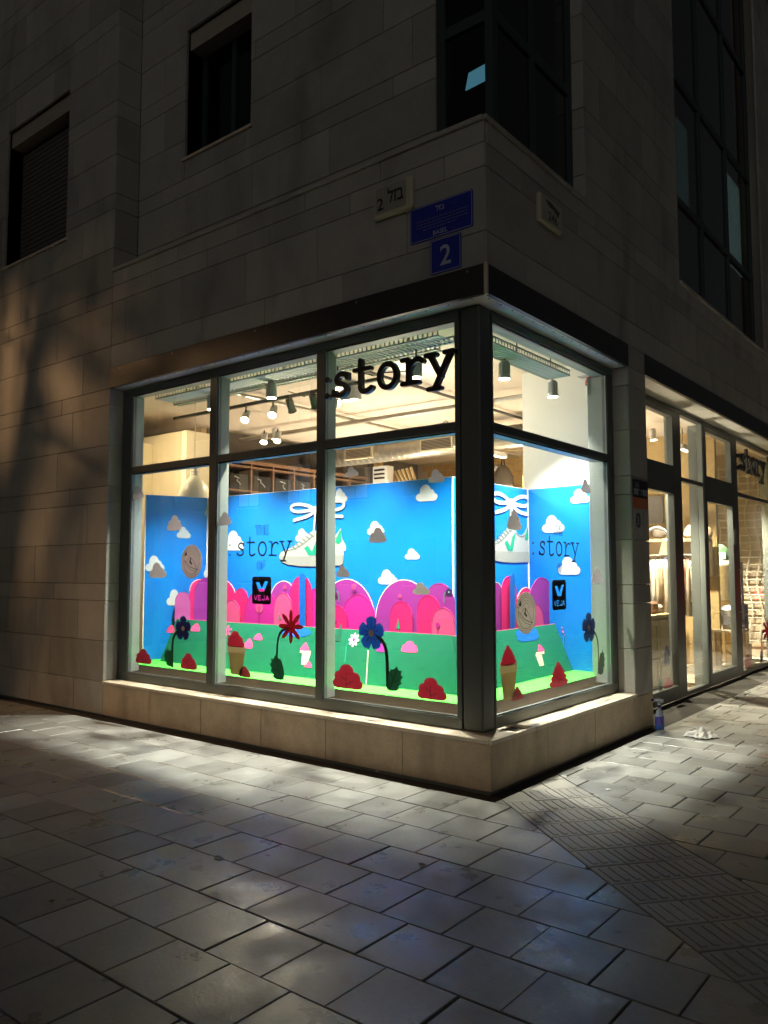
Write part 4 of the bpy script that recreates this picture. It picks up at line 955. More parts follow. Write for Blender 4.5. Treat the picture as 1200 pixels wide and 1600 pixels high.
pd = Pl((XD + .006, 0), (XD + .006, 1)); p4_ = plate('door_sign', pd, 7.185, 1.86, 7.30, 2.08, M('grey_plate2', (.30, .29, .27), .45), 'small grey sign with black figure three on the second door', 'plate', .004, .008)
text('numeral', '3', pd, 7.243, 1.92, .09, S_BLACK, p4_, .0055, .0006, bold=.02)

# ------------------------------------------------------------ lamps and services under the ceiling
def G(px, py, z):
    d = ray(px, py); k = (z - CAM.z) / d.z; return CAM + d * k
def downlight(loc, lb, e):
    x, y, z = loc
    t = thing('downlight', (x, y, z), lb, 'downlight', 'pale finned downlights over the window display')
    MB().lathe((x, y, z), [(.052, .002), (.055, .02), (.055, .03), (.044, .032), (.044, .15), (.03, .165)], 24).build('housing', lampw, t, smooth=False)
    fin = MB()
    for k in range(14):
        a = 2 * math.pi * k / 14; c, s_ = math.cos(a), math.sin(a)
        fin.box(-.0015, -.0015, 0, .0015, .0015, .001) if False else fin.tube([(x + c * .049, y + s_ * .049, z + .035), (x + c * .049, y + s_ * .049, z + .145)], .004, 4)
    fin.build('cooling_fins', lampw, t); MB().tube([(x, y, z + .16), (x, y, 3.40)], .008, 8).build('stem', trayd, t)
    MB().lathe((x, y, z), [(.046, -.002), (.046, .001)], 20).build('lens', emw, t)
    spot('lamp', t, (x, y, z - .008), (x, y - .0, 0), e, (1.0, .93, .81), 89, 1.0, .045)
DE = 1500
downlight((-2.93, .7, 3.222), 'pale finned downlight hanging in the second bay of the front window', DE)
downlight((-2.04, .7, 3.19), 'pale finned downlight behind the first raised letter', DE)
downlight((-1.13, .7, 3.153), 'pale finned downlight behind the raised letters nearest the corner post', DE)
downlight((-.7, 1.46, 3.22), 'pale finned downlight beside the corner post in the side window', DE)
downlight((-.7, 2.41, 3.22), 'pale finned downlight in front of the white wall', DE)
downlight((-3.85, .7, 3.222), 'pale finned downlight above the mullion of the first bay', DE)
def tray(a, b, wd, lb, z=3.40, h=.05, rung=.05):
    a, b = Vector(a), Vector(b); d = (b - a).normalized(); n = Vector((-d.y, d.x, 0)); L_ = (b - a).length
    t = thing('cable_tray', (*((a + b) / 2).to_2d(), z), lb, 'cable tray', 'wire cable trays')
    for s_ in (-1, 1):
        mb = MB()
        for zz in (0, h): mb.tube([a + n * wd / 2 * s_ + Vector((0, 0, z + zz)), b + n * wd / 2 * s_ + Vector((0, 0, z + zz))], .009, 6)
        mb.build('side_rail', traym, t)
    mb = MB(); k = 0
    while k * rung < L_:
        p = a + d * k * rung; mb.tube([p + n * wd / 2 + Vector((0, 0, z + h)), p + n * wd / 2 + Vector((0, 0, z)), p - n * wd / 2 + Vector((0, 0, z)), p - n * wd / 2 + Vector((0, 0, z + h))], .008, 4); k += 1
    mb.build('rungs', traym, t); mb = MB()
    for q in (.1, .5, .9): mb.tube([a + d * L_ * q + Vector((0, 0, z + h)), a + d * L_ * q + Vector((0, 0, ZCE))], .006, 6)
    mb.build('hanger', trayd, t)
tray((-4.55, .60, 0), (-.75, .60, 0), .24, 'wire cable tray along the front window carrying the downlights')
tray((G(288, 636, 3.42).x, .90, 0), (-1.0, .90, 0), .07, 'narrow wire tray running behind the first tray', 3.42)
tray((-.62, .72, 0), (-.62, 2.38, 0), .24, 'wire cable tray along the side window')
def trackspot(loc, aim, lit, par_lb, e=60, col=(1.0, .80, .52)):
    loc = Vector(loc); d = (Vector(aim) - loc).normalized(); q = d.to_track_quat('Z', 'Y').to_matrix()
    t = thing('track_spotlight', loc, par_lb, 'spotlight', 'track spotlights')
    MB().lathe(loc, [(.028, -.16), (.042, -.15), (.045, -.02), (.052, .0), (.05, .002)], 18, q).build('housing', lampw if lit else trayd, t)
    MB().tube([loc - d * .06, loc - d * .06 + Vector((0, 0, .09)), (loc - d * .06).to_2d().to_3d() + Vector((0, 0, loc.z + .17))], .009, 6).build('yoke', trayd, t)
    MB().lathe(loc, [(.044, .003), (.044, .006)], 18, q).build('lens', emy if lit else blackp, t)
    if lit: spot('lamp', t, loc + d * .015, aim, e, col, 100, .5, .04)
trk = G(353, 641, 3.44); trk2 = G(497, 613, 3.44)
tk = MB().box(-5.6, trk.y - .02, 3.44, -2.2, trk.y + .02, 3.475).build('light_track', trayd); tag(tk, 'dark ceiling light track above the window display', 'light track')
for i, (px, lit, lb) in enumerate(((368, 1, 'lit track spotlight furthest from the raised letters'), (410, 1, 'lit track spotlight beside the finned downlight'), (441, 0, 'dark turned away spotlight on the track'), (477, 0, 'dark spotlight on the track next to the second mullion'))):
    p = G(px, 652 - (px - 368) * .19, 3.29); p.y = trk.y
    trackspot((p.x, trk.y, 3.28), (p.x + (1.0 if lit else -.6), trk.y + (-1.6 if lit else 1.5), 1.4), lit, lb, 22)
for px, py, lb in ((412, 691, 'lit spotlight deep in the shop, lower of a pair'), (433, 689, 'lit spotlight deep in the shop beside its twin')):
    p = G(px, py, 3.22); trackspot(p, (p.x + .8, p.y - 1.2, .8), 1, lb, 60)
trackspot((-5.6, .75, 3.36), (-6.35, 2.05, 2.3), 1, 'added warm spotlight hidden behind the end jamb to brighten the cream pillar', 260)  # extra lamp added out of sight to brighten the pillar
trackspot((-2.75, trk.y, 3.28), (-.75, 2.6, 2.9), 1, 'added spotlight hidden behind the first raised letter to brighten the white wall', 330, (1.0, .88, .72))  # extra lamp added behind the letter to brighten the white wall
# twin square downlight below the letters
tw = G(548, 628, 3.42)
t = thing('ceiling_spot_box', tw, 'grey twin spotlight box on the ceiling below the raised letters', 'spotlight'); MB().box(tw.x - .11, tw.y - .06, 3.44, tw.x + .11, tw.y + .06, ZCE - .002).build('housing', lampw, t)
for s_ in (-1, 1): MB().lathe((tw.x + s_ * .055, tw.y, 3.44), [(.04, -.004), (.04, .001)], 16).build('lens', emw, t)
spot('lamp', t, (tw.x, tw.y, 3.42), (tw.x, tw.y, 0), 50, (1, .82, .58), 120, .5, .05)
for i, (x, y, lb) in enumerate(((-1.15, 4.7, 'warm spotlight inside the first door'), (-1.2, 6.6, 'warm spotlight inside the second door'), (-1.3, 8.8, 'warm spotlight before the net hung wall'), (-3.2, 4.2, 'warm spotlight in the middle of the shop'), (-5.2, 5.6, 'warm spotlight near the shelving'), (-3.6, 7.2, 'warm spotlight before the tiled wall'), (-5.4, 3.1, 'warm spotlight near the pendant'))):
    trackspot((x, y, 3.38), (x + (.25 if x > -2 else 0), y, 0), 1, lb, (1500 if y < 5 else 2000 if y < 7 else 3600) if x > -2 else 900, (1.0, .86, .66) if x > -2 else (1.0, .76, .50))
# unseen uplighters added behind the display to brighten the ceiling
for i, (x, y, e, lb) in enumerate(((-3.3, 3.2, 430, 'slim black uplighter added unseen behind the long blue board to brighten the ceiling'), (-5.3, 4.9, 430, 'slim black uplighter added unseen near the shelving to brighten the ceiling'), (-2.0, 6.2, 560, 'slim black uplighter added unseen in the middle of the shop to brighten the ceiling'))):
    t = thing('added_uplighter', (x, y, 0), lb, 'added uplighter', 'added ceiling uplighters'); MB().lathe((x, y, 0), [(.14, 0), (.14, .02), (.02, .03)], 18).build('foot', blackp, t); MB().tube([(x, y, .02), (x, y, 1.15)], .012, 8).build('pole', blackp, t)
    MB().lathe((x, y, 1.14), [(.03, 0), (.12, .09), (.125, .10)], 20).build('bowl', blackp, t); MB().lathe((x, y, 1.242), [(.11, 0), (.11, .004)], 20).build('lens', emy, t); spot('lamp', t, (x, y, 1.26), (x, y, 4), e, (1.0, .84, .66), 150, .8, .08)
# pipes and a linear luminaire further in
for i, (a, b, rr, mt, lb) in enumerate((((-6.5, 3.4, 3.52), (-1.3, 3.4, 3.52), .03, galv, 'slim steel conduit across the ceiling'), ((-4.2, 1.3, 3.56), (-4.2, 8.0, 3.56), .022, galv, 'thin conduit running back along the ceiling'), ((-2.4, 1.2, 3.58), (-2.4, 8.0, 3.58), .018, trayd, 'dark cable conduit running back along the ceiling'))):
    o = MB().tube([a, b], rr, 10).build('ceiling_conduit', mt); tag(o, lb, 'conduit')
for (x, y, lb) in ((-3.6, 5.9, 'linear white luminaire before the tiled wall'), (-1.05, 7.9, 'linear white luminaire over the dress form')):
    t = thing('linear_luminaire', (x, y, 3.30), lb, 'luminaire', 'linear luminaires'); MB().box(x - .05, y - .6, 3.32, x + .05, y + .6, 3.40, .01).build('housing', lampw, t); MB().box(x - .035, y - .58, 3.312, x + .035, y + .58, 3.319).build('diffuser', EM('tube_diffuser', (1.0, .90, .72), 6), t); MB().tube([(x, y - .5, 3.40), (x, y - .5, ZCE)], .006, 6).build('hanger', trayd, t)
for (x0, y0, lb) in ((-2.05, .95, 'loose black cable drooping between tray and track'), (-3.2, 1.2, 'second black cable looping under the tray')):
    o = MB().tube([(x0 + .5 * k / 10 * 1.6, y0 + .1 * math.sin(k), 3.42 - .11 * math.sin(math.pi * k / 10)) for k in range(11)], .006, 6).build('drooping_cable', blackp); tag(o, lb, 'cable')
# pendant
pp = Pl((0, 1.6), (1, 1.6)).at(304, 750); px_, pz_ = pp
t = thing('pendant_lamp', (px_, 1.6, pz_ - .3), 'cream dome pendant lamp with ribbed neck on a long cord', 'pendant lamp')
MB().lathe((px_, 1.6, pz_), [(.198, -.30), (.205, -.24), (.195, -.16), (.155, -.07), (.10, .0), (.065, .03), (.055, .05)], 28).build('shade', pend_m, t, smooth=True)
MB().lathe((px_, 1.6, pz_ + .05), [(.052, 0), (.056, .02), (.05, .04), (.056, .06), (.05, .08), (.056, .10), (.06, .12)], 20).build('neck', pend_m, t)
MB().tube([(px_, 1.6, pz_ + .17), (px_, 1.6, ZCE)], .006, 6).build('cord', pend_m, t)
# duct
t = thing('air_duct', (-3.6, 5.0, 3.2), 'spiral steel air duct with two grilles under the ceiling', 'air duct')
MB().tube([(-6.6, 5.0, 3.37), (-1.6, 5.0, 3.37)], .16, 24).build('pipe', galv, t, smooth=True)
mb = MB()
for k in range(40): mb.tube([(-6.5 + k * .122, 5.0, 3.37), (-6.488 + k * .122, 5.0, 3.37)], .165, 20)
mb.build('seam', galv, t)
PDu = Pl((0, 4.84), (1, 4.84))
for a, b in (((540, 710), (583, 705)), ((658, 697), (708, 690))):
    u0, u1 = PDu.at(*a)[0], PDu.at(*b)[0]
    g = MB().box(u0, 4.815, 3.27, u1, 4.86, 3.45).build('grille', lcream, t)
    for k in range(7): box('grille_slat', u0 + .025, 4.805, 3.29 + k * .021, u1 - .025, 4.813, 3.30 + k * .021, dark_wall, g)
# alarm sounder on the white wall
al = Pl((0, 2.85), (1, 2.85)); ax, az = al.at(924, 600)
t = thing('alarm_sounder', (ax, 2.85, az - .12), 'red and white alarm sounder high on the white wall', 'alarm'); MB().box(ax - .055, 2.82, az - .16, ax + .055, 2.882, az - .01, .012).build('body', lampw, t); MB().lathe((ax, 2.85, az - .01), [(.06, 0), (.062, .03), (.05, .07), (.03, .085)], 18).build('beacon', M('red_plastic', (.35, .03, .02), .3), t); box('conduit', ax - .02, 2.85, az + .076, ax + .02, 2.882, az + .25, lampw, t)

# ------------------------------------------------------------ shelving, tiled wall and clutter seen above the display
sx = -6.60
t = thing('shelving_unit', (-6.4, 4.6, 0), 'brown wooden pigeonhole shelving along the side wall', 'shelving')
for k in range(9): box('upright', sx, 2.95 + k * .46, 0, -6.25, 2.98 + k * .46, 3.12, wood_br, t)
for k in range(9): box('shelf', sx, 2.951, .1 + k * .37, -6.245, 6.65, .125 + k * .37, wood_br, t)
box('top_board', sx, 2.9, 3.12, -6.22, 6.7, 3.17, wood_br, t)
bxm = None
for k in range(8):
    for j in (6, 7):
        o = box('shoe_box', -6.56, 3.02 + k * .46, .127 + j * .37, -6.27, 3.37 + k * .46, .36 + j * .37, blackbox); tag(o, 'glossy black shoe box in the brown pigeonhole shelving', 'shoe box', 'shoe boxes on the shelving')
        if (k + j) % 2 == 0 or k < 3:
            P = [(-6.262, 3.06 + k * .46 + a, .36 + j * .37 - .02 - b) for a, b in ((.02 + rnd.random() * .1, .02), (.1 + rnd.random() * .08, .04), (.06 + rnd.random() * .06, .08), (.14, .09 + rnd.random() * .04), (.12 + rnd.random() * .08, .14))]
            MB().tube(P, .008, 5).build('glint_squiggle', WHITE, o)  # white squiggle standing for the glints on the stock
twl = struct(MB().box(-6.6, 8.2, 0, -2.7, 8.3, ZCE).build('shop_wall', M('pale_grout', (.55, .47, .33), .8)))
ochre = M('ochre_tile', (.50, .33, .12), .45, var=.12, vscale=9, orand=.12)
me = None
for r_ in range(11):
    for c in range(15):
        pos = Vector((-6.35 + c * .245 + (.12 if r_ % 2 else 0), 8.192, 2.2 + r_ * .128))
        if me is None: o = MB().box(pos.x - .113, 8.184, pos.z, pos.x + .113, 8.1995, pos.z + .112, .003).build('wall_tile', ochre, twl, origin=pos); me = o.data
        else: inst('wall_tile', me, pos, twl)
PT = Pl((0, 6.0), (1, 6.0))
ux = PT.at(588, 730)[0]; o = box('timber_post', ux - .06, 6.0, 0, ux + .06, 6.12, 3.6, wood); tag(o, 'pale timber post behind the display under the duct', 'post')
b0, b1 = PT.at(536, 745)[0], PT.at(585, 745)[0]; o = box('dark_screen', b0, 6.13, 0, b1, 6.2, 3.35, dark_wall); tag(o, 'dark screen panel beside the timber post', 'screen')
u_, v_ = PT.at(604, 748); t = thing('white_carton', (u_, 5.9, v_ - .2), 'white carton with dark printed bands standing on top of a stack', 'carton'); MB().box(u_ - .16, 5.82, v_ - .3, u_ + .16, 5.99, v_ + .2).build('body', lampw, t)
for k in range(3): box('printed_band', u_ - .13, 5.815, v_ - .02 + k * .07, u_ + .10, 5.819, v_ + .01 + k * .07, blackp, t)
o = box('carton_stack', u_ - .25, 5.78, 0, u_ + .25, 6.0 - .01, v_ - .3, wood); tag(o, 'plain wooden plinth cupboard under the white carton', 'plinth')
for k in range(6):
    a = PT.at(620 + k * 5, 740)[0]; P = [(a, 6.0, 0), (a + .02, 6.0, 2.2), (a - .01 + .012 * k, 6.02, 2.8), (a - .06 + .012 * k, 6.05, 3.05), (a - .20 + .02 * k, 6.08, 3.2 + .01 * k)]
    o = MB().tube(P, .028, 7).build('bent_wood_rod', wood); tag(o, 'bent light wooden rod standing in a bundle by the tiled wall', 'rod', 'bent wooden rods')
PK7 = Pl((0, 7.4), (1, 7.4)); u_, v_ = PK7.at(786, 745)
t = thing('hanging_bag', (u_, 7.4, v_ - .3), 'dark bag with white trim hanging by the tiled wall', 'bag'); MB().lathe((u_, 7.4, v_ - .35), [(.12, 0), (.2, .08), (.18, .35), (.10, .5), (.04, .55)], 14).build('body', dark_wall, t, smooth=True); MB().tube([(u_ - .14, 7.26, v_ - .3), (u_ - .16, 7.22, v_), (u_ - .05, 7.28, v_ + .18)], .025, 6).build('trim', WHITE, t)
MB().tube([(u_ - .04, 7.4, v_ + .15), (u_, 7.4, v_ + .45), (u_ + .04, 7.4, v_ + .15)], .012, 6).build('strap', blackp, t)
hk = thing('pipe_rail', (u_, 7.4, v_ + .4), 'thin brass pipe rail in front of the tiled wall', 'rail'); MB().tube([(u_ - .5, 7.4, v_ + .45), (u_ + .8, 7.4, v_ + .45)], .018, 8).build('bar', wood, hk); MB().tube([(u_ + .42, 7.4, 0), (u_ + .42, 7.4, v_ + .9)], .03, 8).build('upright', wood, hk)

# ------------------------------------------------------------ seen through the entrance
t = thing('sideboard', (-.95, 4.8, 0), 'light oak sideboard with panelled doors just inside the first door', 'sideboard')
MB().box(-1.2, 3.8, .04, -.735, 5.75, .90).build('carcass', wood, t); MB().box(-1.22, 3.78, .90, -.70, 5.77, .94, .004).build('top', wood, t)
for k in range(4):
    for za, zb in ((.07, .40), (.44, .87)):
        d_ = box('door', -.733, 3.83 + k * .48, za, -.720, 4.29 + k * .48, zb, wood, t, .003)
        for q in ((3.83, za, 3.90, zb), (4.22, za, 4.29, zb), (3.90, za, 4.22, za + .06), (3.90, zb - .06, 4.22, zb)): box('door_frame', -.7195, q[0] + k * .48, q[1], -.708, q[2] + k * .48, q[3], wood, d_, .002)
t = thing('potted_plant', (-.95, 5.0, .94), 'small green plant in a wooden box on the sideboard', 'plant'); MB().box(-1.05, 4.88, .94, -.85, 5.2, 1.06).build('planter', wood_br, t)
gl = M('plant_leaf', (.10, .19, .05), .5)
for k in range(12):
    a = k * 2.4; MB().tube([(-.95, 5.03, 1.05), (-.95 + .08 * math.cos(a), 5.03 + .08 * math.sin(a), 1.2 + .02 * (k % 4)), (-.95 + .17 * math.cos(a), 5.03 + .17 * math.sin(a), 1.24 + .03 * (k % 3))], .016, 5, True, .002).build('leaf', gl, t)
for (yy, sz, cl, lb) in ((4.6, .11, lcream, 'cream rounded bag lying on the sideboard'), (5.45, .13, wood_br, 'brown wooden tray box on the sideboard by the plant'), (5.66, .09, lcream, 'cream pouch at the end of the sideboard')):
    o = MB().box(-1.06, yy - sz, .94, -.82, yy + sz, .94 + sz * 1.2, .03).build('shop_item', cl); tag(o, lb, 'shop item')
PDI = Pl((0, 7.2), (1, 7.2))
t = thing('clothes_rail', (-1.6, 7.2, 0), 'steel clothes rail with hanging pale garments behind the sideboard', 'clothes rail')
xa, xb = PDI.at(1012, 870)[0], PDI.at(1092, 870)[0]
MB().tube([(xa - .3, 7.2, 1.72), (xb, 7.2, 1.72)], .014, 8).build('bar', galv, t)
for x in (xa - .28, xb - .02): MB().tube([(x, 7.2, 0), (x, 7.2, 1.72)], .016, 8).build('upright', galv, t)
gcol = [M('garment_cream', (.66, .56, .42), .85, var=.06), M('garment_white', (.72, .70, .64), .85), M('garment_beige', (.52, .40, .26), .85), M('garment_pink', (.55, .28, .22), .85), M('garment_black', (.04, .035, .03), .8), M('garment_floral', (.42, .38, .30), .8, var=.5, vscale=40)]
hb = M('hanger_blue', (.10, .16, .5), .5)
names = ['cream', 'cream', 'white', 'cream', 'beige', 'cream', 'white', 'black', 'cream', 'pink', 'cream', 'floral']
for k in range(12):
    x = xa + .02 + (xb - xa - .05) * k / 11; cl = {'cream': 0, 'white': 1, 'beige': 2, 'pink': 3, 'black': 4, 'floral': 5}[names[k]]; L_ = rnd.uniform(.55, .95)
    t = thing('hanging_garment', (x, 7.2, 1.72 - L_), '%s garment hanging on the steel rail' % names[k], 'garment', 'garments on the rail')
    v = []; f = []
    for (zz, wy, tx) in ((1.66, .05, .02), (1.60, .20, .035), (1.50, .23, .045), (1.66 - L_ * .6, .22, .05), (1.66 - L_, .25, .06)):
        for (sx_, sy_) in ((-1, -1), (0, -1.1), (1, -1), (1, 1), (0, 1.1), (-1, 1)): v.append((x + sx_ * tx * .5 + rnd.uniform(-.006, .006), 7.2 + sy_ * wy, zz))
    for i in range(4):
        for j in range(6): f.append((i * 6 + j, i * 6 + (j + 1) % 6, (i + 1) * 6 + (j + 1) % 6, (i + 1) * 6 + j))
    f += [(0, 1, 2, 3, 4, 5)[::-1], tuple(24 + j for j in range(6))]
    link('cloth', v, f, gcol[cl], t, smooth=True); MB().tube([(x, 7.2 - .17, 1.615), (x, 7.2, 1.69), (x, 7.2 + .17, 1.615)], .007, 5).build('hanger', hb if k in (4, 5) else blackp, t); MB().tube([(x, 7.2, 1.685), (x, 7.21, 1.74)], .004, 5).build('hook', galv, t)
t = thing('wall_shelf', (-2.2, 7.5, 1.95), 'pale wooden shelf above the clothes rail', 'shelf'); MB().box(xa - .4, 7.45, 1.93, xb + .02, 7.8, 1.98).build('board', wood, t); MB().box(xa - .4, 7.78, 1.4, xb + .02, 7.82, 1.93).build('back_board', lcream, t)
for k, (cl, s_) in enumerate(((dark_wall, .17), (gcol[3], .13), (lcream, .16), (gcol[2], .14))):
    x = xa + .04 + k * .24; o = MB().lathe((x, 7.6, 1.98), [(s_ * .5, 0), (s_ * .62, s_ * .4), (s_ * .5, s_ * .9), (s_ * .2, s_ * 1.25)], 12).build('shelf_bag', cl, smooth=True); tag(o, ['dark grey soft bag on the wooden shelf', 'dusty pink soft bag on the wooden shelf', 'cream soft bag on the wooden shelf', 'beige soft bag on the wooden shelf'][k], 'bag')
PQ = Pl((0, 7.9), (1, 7.9)); q = PQ.bb(1013, 776, 1037, 818)
o = box('framed_picture', q[0] - .1, 7.86, q[1], q[2], 7.9, q[3], M('grey_picture', (.16, .15, .14), .5, var=.35, vscale=5)); tag(o, 'dark grey abstract picture seen through the first door', 'picture')
o = struct(MB().box(-3.2, 7.91, 0, xb + .06, 8.0, ZCE).build('shop_wall', M('straw_wall', (.60, .44, .20), .8, var=.2, vscale=12)))
PQ2 = Pl((0, 6.3), (1, 6.3)); c_ = PQ2.at(1026, 845); rr = abs(PQ2.at(1046, 845)[0] - c_[0])
t = thing('arc_lamp', (c_[0], 6.3, 0), 'white hoop arc lamp with cream shade behind the first door', 'lamp'); MB().tube([(c_[0] - rr, 6.3, 0)] + [(c_[0] - rr * math.cos(R(a)), 6.3, c_[1] + rr * math.sin(R(a))) for a in range(0, 181, 12)], .02, 8).build('arc', WHITE, t, smooth=True); MB().lathe((c_[0] + rr * .85, 6.3, c_[1] - .20), [(.12, 0), (.07, .2), (.03, .24)], 16).build('shade', lcream, t)
# net hung wall beyond the doors
nw = struct(MB().box(-3.0, 10.7, 0, -.40, 10.8, ZCE).build('shop_wall', M('taupe_wall', (.52, .44, .33), .8, var=.1, vscale=5)))
t = thing('hanging_net', (-1.4, 10.6, 0), 'white rope net hung over the taupe wall', 'net'); rope = M('white_rope', (.75, .70, .58), .8)
for k in range(24): z_ = .25 + k * .135; MB().tube([(-2.6, 10.62, z_), (-1.7, 10.62, z_ + .012), (-1.0, 10.62, z_ - .01), (-.42, 10.62, z_)], .013, 5).build('cord_across', rope, t)
for k in range(13):
    x = -2.5 + k * .17; MB().tube([(x + .045 * math.sin(j * .9 + k * .5), 10.61, .2 + j * .16) for j in range(21)], .013, 5).build('cord_down', rope, t)
# mannequin torso, stand, table, foil bag
PM = Pl((0, 8.6), (1, 8.6)); mx_, mz_ = PM.at(1128, 885)
t = thing('mannequin', (mx_, 8.6, 0), 'dress form in a white and beige top on a wooden stand by the second door', 'mannequin')
MB().lathe((mx_, 8.6, 1.0), [(.15, 0), (.17, .12), (.13, .30), (.17, .50), (.16, .60), (.06, .68), (.055, .78)], 20).build('torso', gcol[1], t, smooth=True); MB().lathe((mx_, 8.6, .62), [(.21, 0), (.17, .2), (.155, .40)], 18).build('skirt', gcol[2], t, smooth=True)
MB().tube([(mx_, 8.6, .1), (mx_, 8.6, .7)], .02, 8).build('pole', wood, t)
for k in range(3): a = R(120 * k + 20); MB().tube([(mx_, 8.6, .25), (mx_ + .28 * math.cos(a), 8.6 + .28 * math.sin(a), 0)], .016, 6).build('leg', wood, t)
gm = PM.at(1116, 880); o = MB().lathe((gm[0], 8.9, gm[1] - .35), [(.06, 0), (.16, .12), (.18, .4), (.12, .6), (.05, .66)], 14).build('green_bag', M('green_fabric', (.05, .13, .06), .8), smooth=True); tag(o, 'green bag hanging beside the dress form', 'bag')
o = box('navy_case', gm[0] - .02, 8.95, .55, gm[0] + .35, 9.15, .95, M('navy_fabric', (.03, .04, .09), .7)); tag(o, 'navy case standing behind the dress form', 'case')
o = box('stacked_parcels', gm[0] - .25, 8.9, 0, gm[0] + .35, 9.3, .30, lcream, None, .01); tag(o, 'low cream parcel on the floor by the dress form', 'parcel')
o = box('case_stand', gm[0] - .02, 8.96, .30, gm[0] + .33, 9.14, .548, wood); tag(o, 'small wooden stand under the navy case', 'stand')
tb = PD.at(1172, 1000); ty = 8.15
t = thing('side_table', (-.62, ty, 0), 'small white wooden table in the window beyond the doors', 'table'); MB().box(-.85, ty - .3, .56, -.45, ty + .3, .60, .004).build('table_top', lcream, t)
for a in (-.82, -.48):
    for b in (-.27, .27): MB().box(a - .02, ty + b - .02, 0, a + .02, ty + b + .02, .56).build('leg', lcream, t)
o = MB().lathe((-.62, ty, .60), [(.13, 0), (.19, .07), (.17, .2), (.19, .3), (.10, .36)], 9).build('foil_bag', M('silver_foil', (.62, .64, .68), .25, metal=.8, var=.2, vscale=20, bump=.8, bscale=25)); tag(o, 'crumpled silver bag on the small white table', 'bag')
pl_ = struct(MB().box(-1.6, 7.55, .0, XD - .09, 9.55, .05).build('window_plinth', M('white_plinth', (.7, .66, .56), .6)))

# ------------------------------------------------------------ things on the pavement
b = G(1031, 1140, 0); bx_, by_ = b.x, b.y
t = thing('spray_bottle', (bx_, by_, 0), 'clear spray bottle with blue cleaner and white trigger beside the plinth', 'spray bottle')
blu = M('blue_cleaner', (.03, .12, .48), .15, spec=.6); clr = M('clear_plastic', (.55, .62, .70), .12, trans=.4)
def obl(pts, n=18, sx_=.046, sy_=.028, top=None):
    v = []; f = []
    for (k, zz) in pts:
        for i in range(n): a = 2 * math.pi * i / n; v.append((bx_ + (sx_ * math.cos(a) * .6 - sy_ * math.sin(a) * .5) * k, by_ + (sx_ * math.cos(a) * .8 + sy_ * math.sin(a) * .7) * k, zz))
    for i in range(len(pts) - 1):
        for j in range(n): f.append((i * n + j, i * n + (j + 1) % n, (i + 1) * n + (j + 1) % n, (i + 1) * n + j))
    f += [tuple(range(n - 1, -1, -1)), tuple((len(pts) - 1) * n + j for j in range(n))]; return v, f
link('liquid', *obl([(.98, .002), (1.04, .01), (1.04, .055), (1.0, .075)]), blu, t, smooth=True); link('bottle', *obl([(1.0, .0755), (1.02, .10), (.95, .14), (.70, .175), (.42, .195), (.36, .205)]), clr, t, smooth=True)
link('label', *obl([(1.06, .05), (1.07, .08), (1.05, .125)]), M('bottle_label', (.06, .05, .35), .4, var=.5, vscale=30), t); link('collar', *obl([(.42, .205), (.46, .207), (.46, .228), (.40, .23)]), M('navy_plastic', (.02, .02, .12), .4), t)
tw_ = M('white_trigger', (.62, .66, .74), .35); mb = MB(); d_ = Vector((-.6, -.5, 0)).normalized(); base = Vector((bx_, by_, .23))
mb.tube([base, base + Vector((0, 0, .025))], .017, 10); mb.tube([base - d_ * .035 + Vector((0, 0, .035)), base + d_ * .01 + Vector((0, 0, .048)), base + d_ * .055 + Vector((0, 0, .046))], .019, 8, True, .013); mb.build('trigger_head', tw_, t, smooth=True)
MB().tube([base + d_ * .035 + Vector((0, 0, .035)), base + d_ * .055 + Vector((0, 0, .01)), base + d_ * .05 + Vector((0, 0, -.02))], .006, 6).build('trigger', S_NAVY, t); MB().tube([base + d_ * .055 + Vector((0, 0, .046)), base + d_ * .07 + Vector((0, 0, .046))], .011, 8).build('nozzle', S_NAVY, t)
# crumpled paper towel
c = G(1095, 1152, 0); N_ = 15; v = []; f = []; r2 = random.Random(3)
hm = [[0.0] * N_ for _ in range(N_)]
for i in range(N_):
    for j in range(N_):
        a, b_ = i / (N_ - 1) - .5, j / (N_ - 1) - .5; e = max(abs(a), abs(b_)) * 2
        h = max(0, (1 - e ** 2.2)) * (.046 + .032 * math.sin(a * 9 + 1) * math.cos(b_ * 8) + .014 * math.sin(a * 17 + b_ * 13)) + r2.uniform(0, .009)
        v.append((c.x + a * .21 + b_ * .07 + r2.uniform(-.007, .007), c.y + b_ * .17 - a * .03 + r2.uniform(-.007, .007), .003 + max(0, h)))
for i in range(N_ - 1):
    for j in range(N_ - 1): f.append((i * N_ + j, (i + 1) * N_ + j, (i + 1) * N_ + j + 1, i * N_ + j + 1))
o = link('paper_towel', v, f, M('white_tissue', (.72, .70, .66), .9, bump=.2, bscale=60)); sl = o.modifiers.new('thick', 'SOLIDIFY'); sl.thickness = .004; sl.offset = 1
tag(o, 'crumpled white paper towel on the pavement near the spray bottle', 'paper towel')
c = G(340, 1342, 0); o = MB().tube([(c.x - .03, c.y, .006), (c.x - .01, c.y + .018, .008), (c.x + .025, c.y + .012, .006), (c.x + .03, c.y - .008, .006), (c.x - .01, c.y - .012, .006)], .0045, 6).build('litter_ring', WHITE); tag(o, 'tiny white plastic loop lying in a paver joint', 'litter')
lt = M('leaf_litter', (.10, .085, .05), .8)
